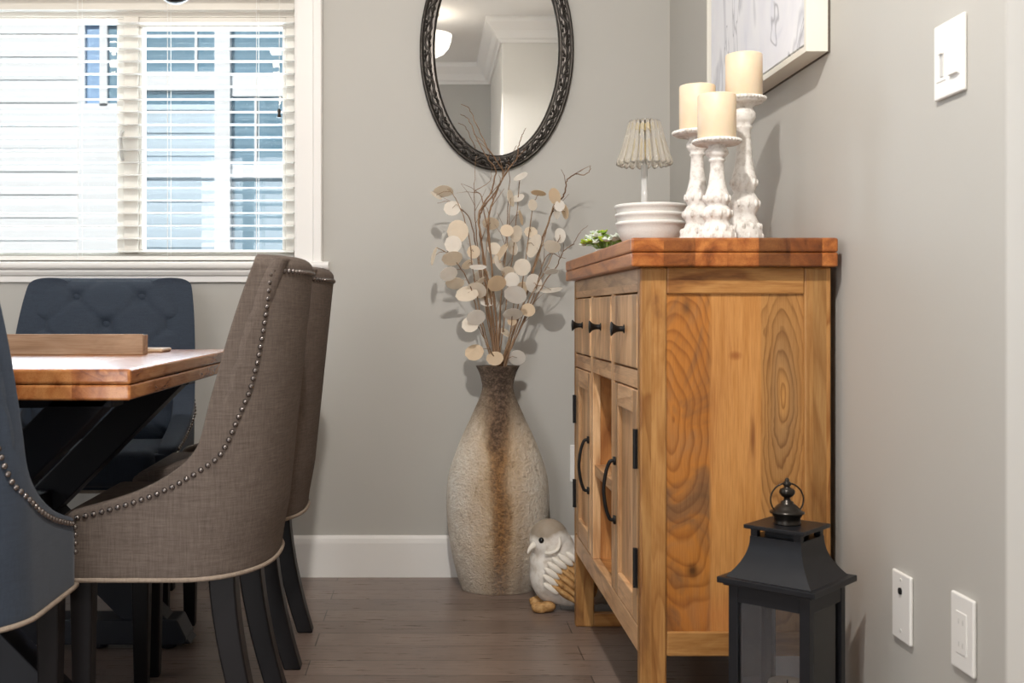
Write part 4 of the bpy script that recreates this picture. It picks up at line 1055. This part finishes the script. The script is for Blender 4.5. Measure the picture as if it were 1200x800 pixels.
for k in range(ns): bm.faces.new((vs[k], vs[(k+1) % ns], v2[(k+1) % ns], v2[k]))
obj('mirror_glass', bm, M['mirror'], mr)

# ------------------------------------------------------------------ picture on the right wall
PX, PYa, PYb, PZ = 0.795, 2.330, 3.163, 1.468
pic = empty('framed_picture', (XR, 2.745, PZ), 'framed grey and white abstract painting on the right wall above the cabinet', 'picture')
PZ1_ = PZ+0.83; fw = 0.014
for (y0, y1, z0_, z1_) in ((PYa, PYa+fw, PZ, PZ1_), (PYb-fw, PYb, PZ, PZ1_), (PYa+fw, PYb-fw, PZ, PZ+fw), (PYa+fw, PYb-fw, PZ1_-fw, PZ1_)):
    bm = B(); box(bm, PX, XR-0.004, y0, y1, z0_, z1_); obj('frame_side', bm, M['frame_cream'], pic, bevel=0.001)
bm = B(); box(bm, XR-0.004, XR-0.0002, PYa-0.002, PYb+0.002, PZ-0.002, PZ1_+0.002); obj('gap_shadow_sheet', bm, M['frame_dark'], pic)  # dark sheet standing in for the shadow gap between frame and wall
bm = B(); box(bm, PX+0.008, PX+0.024, PYa+fw+0.010, PYb-fw-0.010, PZ+fw+0.010, PZ1_-fw-0.010); obj('canvas', bm, M['art'], pic)
bm = B(); box(bm, PX+0.030, PX+0.034, PYa+fw, PYb-fw, PZ+fw, PZ1_-fw); obj('inner_panel', bm, M['frame_dark'], pic)

# ------------------------------------------------------------------ plates on the walls
def plate_right(name, y0, y1, z0, z1, label, cat, detail):
    e = empty(name, (XR, (y0+y1)/2, (z0+z1)/2), label, cat)
    bm = B(); box(bm, XR-0.007, XR-0.0003, y0, y1, z0, z1); p = obj('plate', bm, M['plastic'], e, bevel=0.0035, seg=3)
    detail(e, p, (y0+y1)/2, (z0+z1)/2)
def sw(e, p, yc, zc):
    for dy in (-0.0235, 0.0235):
        bm = B(); box(bm, XR-0.0082, XR-0.005, yc+dy-0.0168, yc+dy+0.0168, zc-0.033, zc+0.033); r = obj('switch_insert', bm, M['plastic'], e, bevel=0.001)
        if dy > 0:
            bm = B(); box(bm, XR-0.0096, XR-0.008, yc+dy-0.010, yc+dy+0.0, zc-0.026, zc+0.022); obj('slider_slot', bm, M['plastic_grey'], r)
            bm = B(); box(bm, XR-0.013, XR-0.008, yc+dy-0.011, yc+dy+0.001, zc+0.010, zc+0.024); obj('slider_knob', bm, M['plastic'], r, bevel=0.001)
        else:
            bm = B(); prism(bm, [(XR-0.008, zc-0.031), (XR-0.0125, zc-0.030), (XR-0.0095, zc+0.030), (XR-0.008, zc+0.031)], 'y', yc+dy-0.0145, yc+dy+0.0145); obj('rocker', bm, M['plastic'], r, bevel=0.0008)
plate_right('light_switch', 1.736, 1.838, 1.268, 1.391, 'white double light switch with dimmer slider high on the right wall', 'light switch', sw)
def jack(e, p, yc, zc):
    bm = B(); Mx = Matrix.Translation((XR-0.0068, yc, zc+0.028)) @ Matrix.Rotation(-PI/2, 4, 'Y'); lathe(bm, [(0.006, 0), (0.006, 0.003), (0.003, 0.004), (0.001, 0.0042)], seg=16); bmesh.ops.transform(bm, matrix=Mx, verts=bm.verts); obj('jack', bm, M['dark_hole'], e)
    for z in (zc-0.042, zc+0.048):
        bm = B(); Mx = Matrix.Translation((XR-0.0068, yc, z)) @ Matrix.Rotation(-PI/2, 4, 'Y'); lathe(bm, [(0.0032, 0), (0.0032, 0.001), (0.001, 0.0014)], seg=12); bmesh.ops.transform(bm, matrix=Mx, verts=bm.verts); obj('screw', bm, M['plastic_grey'], e)
plate_right('wall_jack', 1.928, 2.004, 0.338, 0.459, 'white wall plate with one dark cable jack, closer to the lantern', 'wall plate', jack)
def outlet(e, p, yc, zc):
    bm = B(); box(bm, XR-0.0082, XR-0.005, yc-0.0168, yc+0.0168, zc-0.033, zc+0.033); r = obj('receptacle', bm, M['plastic'], e, bevel=0.001)
    for dz in (0.018, -0.018):
        for dy in (-0.0063, 0.0063):
            bm = B(); box(bm, XR-0.0085, XR-0.008, yc+dy-0.0012, yc+dy+0.0012, zc+dz-0.004, zc+dz+0.004); obj('slot', bm, M['plastic_grey'], r)
plate_right('wall_outlet', 1.705, 1.779, 0.356, 0.476, 'white outlet plate low on the right wall, nearest the camera', 'outlet', outlet)
e = empty('wall_outlet', (0.535, YB, 0.394), 'white outlet plate low on the back wall, half hidden behind the cabinet', 'outlet')
bm = B(); box(bm, 0.497, 0.572, YB-0.007, YB-0.0003, 0.33, 0.459); obj('plate', bm, M['plastic'], e, bevel=0.003)
bm = B(); box(bm, 0.518, 0.551, YB-0.0085, YB-0.006, 0.36, 0.428); obj('receptacle', bm, M['plastic'], e, bevel=0.001)

# ------------------------------------------------------------------ lantern
PHI = math.radians(-43)
ln = empty('candle_lantern', (0.678, 2.092, 0), 'black metal and glass candle lantern with ring handle standing in front of the cabinet', 'lantern', rz=PHI)
def L(name, bm, mat, parent=None, **k): return obj(name, bm, mat, parent or ln, local=True, **k)
hw = 0.079; rz = 0.424
bm = B(); box(bm, -0.093, 0.093, -0.093, 0.093, 0.0, 0.012); box(bm, -0.086, 0.086, -0.086, 0.086, 0.012, 0.024); L('base', bm, M['lantern'], bevel=0.0015)
pt = 0.019
for sx in (-1, 1):
    for sy in (-1, 1):
        bm = B(); box(bm, min(sx*hw, sx*(hw-pt)), max(sx*hw, sx*(hw-pt)), min(sy*hw, sy*(hw-pt)), max(sy*hw, sy*(hw-pt)), 0.024, rz-0.012); L('corner_post', bm, M['lantern'], bevel=0.0012)
for k in range(4):
    Rk = Matrix.Rotation(k*PI/2, 4, 'Z')
    bm = B(); box(bm, -hw+pt, hw-pt, -hw+0.001, -hw+0.013, rz-0.046, rz-0.012, Rk); L('top_rail', bm, M['lantern'], bevel=0.001)
    bm = B(); box(bm, -hw+pt, hw-pt, -hw+0.001, -hw+0.013, 0.024, 0.045, Rk); L('bottom_rail', bm, M['lantern'], bevel=0.001)
    bm = B(); box(bm, -hw+pt, hw-pt, -hw+0.006, -hw+0.008, 0.045, rz-0.046, Rk); L('pane', bm, M['lantern_pane'])
bm = B(); box(bm, -0.095, 0.095, -0.095, 0.095, rz-0.0115, rz); rim = L('rim', bm, M['lantern'], bevel=0.0015)
bm = B(); box(bm, -0.086, 0.086, -0.086, 0.086, rz-0.016, rz-0.0115); L('rim_lip', bm, M['lantern'], rim)
# concave roof
bm = B(); rings = []
for i in range(13):
    u = i/12; w = 0.083-0.033*(1-(1-u)**2.1); z = rz+0.076*u
    rings.append([bm.verts.new((sx*w, sy*w, z)) for sx, sy in ((-1, -1), (1, -1), (1, 1), (-1, 1))])
for a, b in zip(rings, rings[1:]):
    for k in range(4): bm.faces.new((a[k], a[(k+1) % 4], b[(k+1) % 4], b[k]))
bm.faces.new(rings[0][::-1]); bm.faces.new(rings[-1])
rf = L('roof', bm, M['lantern'])
for p in rf.data.polygons: p.use_smooth = True
es = rf.modifiers.new('split', 'EDGE_SPLIT'); es.split_angle = math.radians(35)
for sx in (-1, 1):
    for sy in (-1, 1):
        bm = B(); x0, x1 = sorted((sx*0.049, sx*0.036)); y0, y1 = sorted((sy*0.049, sy*0.036)); box(bm, x0, x1, y0, y1, rz+0.0755, rz+0.090); L('vent_post', bm, M['lantern'])
bm = B(); box(bm, -0.030, 0.030, -0.030, 0.030, rz+0.0755, rz+0.090); L('vent_core', bm, M['lantern'])
bm = B(); box(bm, -0.059, 0.059, -0.059, 0.059, rz+0.090, rz+0.0975); L('cap_plate', bm, M['lantern'], bevel=0.0012)
zf = rz+0.0975
bm = B(); lathe(bm, [(0.025, 0), (0.026, 0.002), (0.0245, 0.004), (0.0245, 0.014), (0.027, 0.016), (0.027, 0.019), (0.032, 0.021), (0.032, 0.0235), (0.026, 0.026), (0.022, 0.031), (0.016, 0.037), (0.012, 0.039), (0.012, 0.042), (0.0065, 0.045), (0.006, 0.050),
                     (0.010, 0.052), (0.014, 0.057), (0.015, 0.061), (0.0125, 0.066), (0.006, 0.069), (0.0055, 0.071), (0.008, 0.074), (0.0075, 0.078), (0.004, 0.081), (0.0045, 0.083), (0.002, 0.087)], (0, 0, zf), 24)
fin = L('finial', bm, M['bronze'], smooth=True)
bm = B()
dirn = Vector((math.cos(-PHI), math.sin(-PHI), 0))    # ring faces the room
tube(bm, [Vector((0, 0, zf+0.046))+dirn*0.031*math.cos(2*PI*k/40)+Vector((0, 0, 0.031*math.sin(2*PI*k/40)))+Vector((-dirn.y, dirn.x, 0))*-0.0 for k in range(40)], 0.0016, 8, closed=True)
L('ring_handle', bm, M['bronze'], fin, smooth=True)
c = empty('pillar_candle', (0.678, 2.092, 0.0245), 'white pillar candle standing inside the black lantern', 'candle')
bm = B(); lathe(bm, [(0.034, 0), (0.035, 0.001), (0.035, 0.196), (0.033, 0.2), (0.02, 0.196), (0.004, 0.195)], (0.678, 2.092, 0.0245), 40); obj('wax', bm, M['wax'], c, smooth=True)
bm = B(); tube(bm, [(0.678, 2.092, 0.2165), (0.679, 2.092, 0.228)], 0.0011, 6); obj('wick', bm, M['wick'], c)

# ------------------------------------------------------------------ window blind
bl = empty('window_blind', (-1.13, YB+0.03, 2.08), 'white horizontal slat blind hanging lowered in the window with its slats open', 'blind')
bm = B(); z = 1.135
while z < 2.06:
    Ms = Matrix.Translation((0, YB+0.026, z)) @ Matrix.Rotation(math.radians(5), 4, 'X')
    vs = []
    for (y, dz) in ((-0.0235, 0), (-0.012, 0.0016), (0, 0.0022), (0.012, 0.0016), (0.0235, 0)):
        vs.append((y, dz))
    poly = [Ms @ Vector((0, y, dz)) for y, dz in vs]+[Ms @ Vector((0, y, dz-0.0024)) for y, dz in vs[::-1]]
    prism(bm, [(p.y, p.z) for p in poly], 'x', WX0+0.008, WX1-0.006)
    z += 0.0445
obj('slats', bm, M['slat'], bl)
bm = B(); box(bm, WX0+0.008, WX1-0.006, YB+0.002, YB+0.05, 1.102, 1.117); obj('bottom_rail', bm, M['slat'], bl, bevel=0.003)
bm = B(); box(bm, WX0+0.006, WX1-0.005, YB-0.002, YB+0.052, 2.055, 2.098); obj('head_rail', bm, M['slat'], bl, bevel=0.002)
for px in (92, 197, 301):
    x = (px-VX)*3.88/FPX
    for y in (YB+0.0005, YB+0.0515):
        bm = B(); tube(bm, [(x, y, 1.105), (x, y, 2.06)], 0.0011, 5); obj('ladder_cord', bm, M['slat'], bl)
xt = (327-VX)*3.86/FPX
bm = B(); tube(bm, [(xt, YB-0.006, 1.625), (xt, YB-0.006, 2.07)], 0.0009, 5); pc = obj('pull_cord', bm, M['slat'], bl)
bm = B(); lathe(bm, [(0.003, 0.030), (0.006, 0.027), (0.0065, 0.018), (0.0045, 0.014), (0.0065, 0.008), (0.008, 0.001), (0.006, 0)][::-1], (xt, YB-0.010, 1.598), 14); obj('tassel', bm, M['bronze'], pc, smooth=True)

# ------------------------------------------------------------------ ceiling lamp and chandelier
cl = empty('ceiling_lamp', (0.0, 1.03, ZC), 'frosted white bowl ceiling lamp that shows in the oval mirror', 'ceiling lamp')
bm = B(); lathe(bm, [(0.07, 0), (0.07, -0.012), (0.02, -0.02), (0.012, -0.13), (0.004, -0.131)][::-1], (0, 1.03, ZC), 32); obj('canopy', bm, M['silver'], cl, smooth=True)
bm = B(); lathe(bm, [(0.012, -0.262), (0.06, -0.258), (0.10, -0.238), (0.128, -0.205), (0.142, -0.165), (0.146, -0.13), (0.138, -0.13), (0.12, -0.2), (0.06, -0.245), (0.01, -0.25)], (0, 1.03, ZC), 48)
obj('glass_bowl', bm, M['bowl_glass'], cl, smooth=True)
HX, HY = -1.07, 2.66
chn = empty('chandelier', (HX, HY, ZC), 'dark metal chandelier over the table, only one cup showing at the top edge', 'chandelier')
bm = B(); lathe(bm, [(0.06, 0), (0.06, -0.015), (0.012, -0.03), (0.010, -0.62), (0.03, -0.65), (0.04, -0.70), (0.03, -0.75), (0.012, -0.80), (0.006, -0.82)][::-1], (HX, HY, ZC), 24); obj('stem', bm, M['bronze'], chn, smooth=True)
for k in range(4):
    a = math.radians(38)+k*PI/2; r = 0.5; ca, sa = math.cos(a), math.sin(a)
    bm = B(); tube(bm, spline([(HX+0.02*ca, HY+0.02*sa, 2.014), (HX+0.2*ca, HY+0.2*sa, 1.894), (HX+0.34*ca, HY+0.34*sa, 1.834), (HX+r*ca, HY+r*sa, 1.809)], 6), 0.008, 8)
    light('chandelier_light', 'POINT', (HX+r*ca, HY+r*sa, 2.085), 0.8, (1.0, 0.93, 0.85), radius=0.025)
    ar = obj('arm', bm, M['bronze'], chn, smooth=True)
    bm = B(); lathe(bm, [(0.004, 1.746), (0.02, 1.749), (0.036, 1.760), (0.042, 1.776), (0.043, 1.794), (0.02, 1.796)], (HX+r*ca, HY+r*sa, 0), 24); obj('cup', bm, M['bronze'], ar, smooth=True)
    bm = B(); lathe(bm, [(0.012, 1.796), (0.012, 1.964), (0.004, 1.965)], (HX+r*ca, HY+r*sa, 0), 16); obj('candle_sleeve', bm, M['white'], ar, smooth=True)
    bm = B(); lathe(bm, [(0.006, 1.966), (0.014, 1.984), (0.017, 2.009), (0.012, 2.039), (0.003, 2.064)], (HX+r*ca, HY+r*sa, 0), 16); obj('bulb', bm, M['bulb'], ar, smooth=True)

# ------------------------------------------------------------------ outside the window
bm = B(); box(bm, -9, 6, YB+T+0.02, 14, -0.6, -0.5); struct('ground', bm, M['ground'])
nh = empty('neighbor_house', (-2.5, 7.6, -0.5), 'neighbouring house with white lap siding and blue panes seen through the window', 'house')
HD = 7.5
def hx(px): return (px-VX)*HD/FPX
def hz(py): return CH+(VY-py)*HD/FPX
def siding(x0, x1, y, pitch, z0, z1):
    bm = B(); z = z0
    while z < z1-1e-6:
        zt = min(z+pitch, z1); prism(bm, [(y+0.12, z), (y-0.014, z), (y-0.004, zt), (y+0.12, zt)], 'x', x0, x1); z += pitch
    return bm
obj('lap_siding', siding(hx(-260), hx(93), HD, 0.155, hz(604), 5.0), M['siding'], nh)
bm = B(); box(bm, hx(93), hx(101), HD-0.03, HD+0.15, -0.5, 5.0); box(bm, hx(118), hx(127), HD-0.03, HD+0.15, hz(125), 5.0); box(bm, hx(101), hx(145), HD-0.03, HD+0.15, -0.5, hz(122)); box(bm, hx(101), hx(165), HD-0.03, HD+0.15, hz(30), 5.0); obj('corner_board', bm, M['siding'], nh)
bm = B(); box(bm, hx(101), hx(118), HD, HD+0.1, hz(122), hz(30)); obj('blue_panel', bm, M['ext_shade'], nh)
bm = B(); box(bm, hx(127), hx(145), HD, HD+0.1, hz(122), hz(30)); obj('window', bm, M['ext_glass'], nh)
obj('lap_siding', siding(hx(145), hx(253), HD+0.02, 0.155, -0.5, hz(122)), M['siding_blue'], nh)
bm = B(); box(bm, hx(253), hx(271), HD-0.05, HD+0.15, -0.5, 5.0); obj('corner_board', bm, M['siding'], nh)
bm = B(); box(bm, hx(145), hx(253), HD+0.02, HD+0.1, hz(122), hz(30)); wv = obj('window', bm, M['ext_glass'], nh)
bm = B(); box(bm, hx(145), hx(253), HD-0.01, HD+0.03, hz(106), hz(84)); box(bm, hx(228), hx(231), HD-0.0, HD+0.03, hz(84), hz(30)); obj('window_bar', bm, M['siding'], wv)
bm = B(); box(bm, hx(271), hx(420), HD+0.02, HD+0.1, hz(330), hz(30)); wv = obj('window', bm, M['ext_glass'], nh)
bm = B(); box(bm, hx(271), hx(420), HD-0.01, HD+0.03, hz(113), hz(86)); box(bm, hx(271), hx(420), HD-0.01, HD+0.03, hz(208), hz(193)); box(bm, hx(298), hx(301), HD-0.0, HD+0.03, hz(193), hz(113)); box(bm, hx(336), hx(346), HD-0.01, HD+0.03, hz(400), hz(30)); obj('window_bar', bm, M['siding'], wv)
bm = B(); box(bm, hx(145), hx(253), HD-0.01, HD+0.05, hz(208), hz(193)); obj('belly_band', bm, M['siding'], nh)
bm = B(); box(bm, hx(145), hx(420), HD-0.0, HD+0.15, hz(30), 5.0); obj('upper_wall', bm, M['siding'], nh)
bm = B(); box(bm, hx(-260), hx(420), HD+0.12, HD+3.0, -0.5, 5.0); obj('house_body', bm, M['siding'], nh)
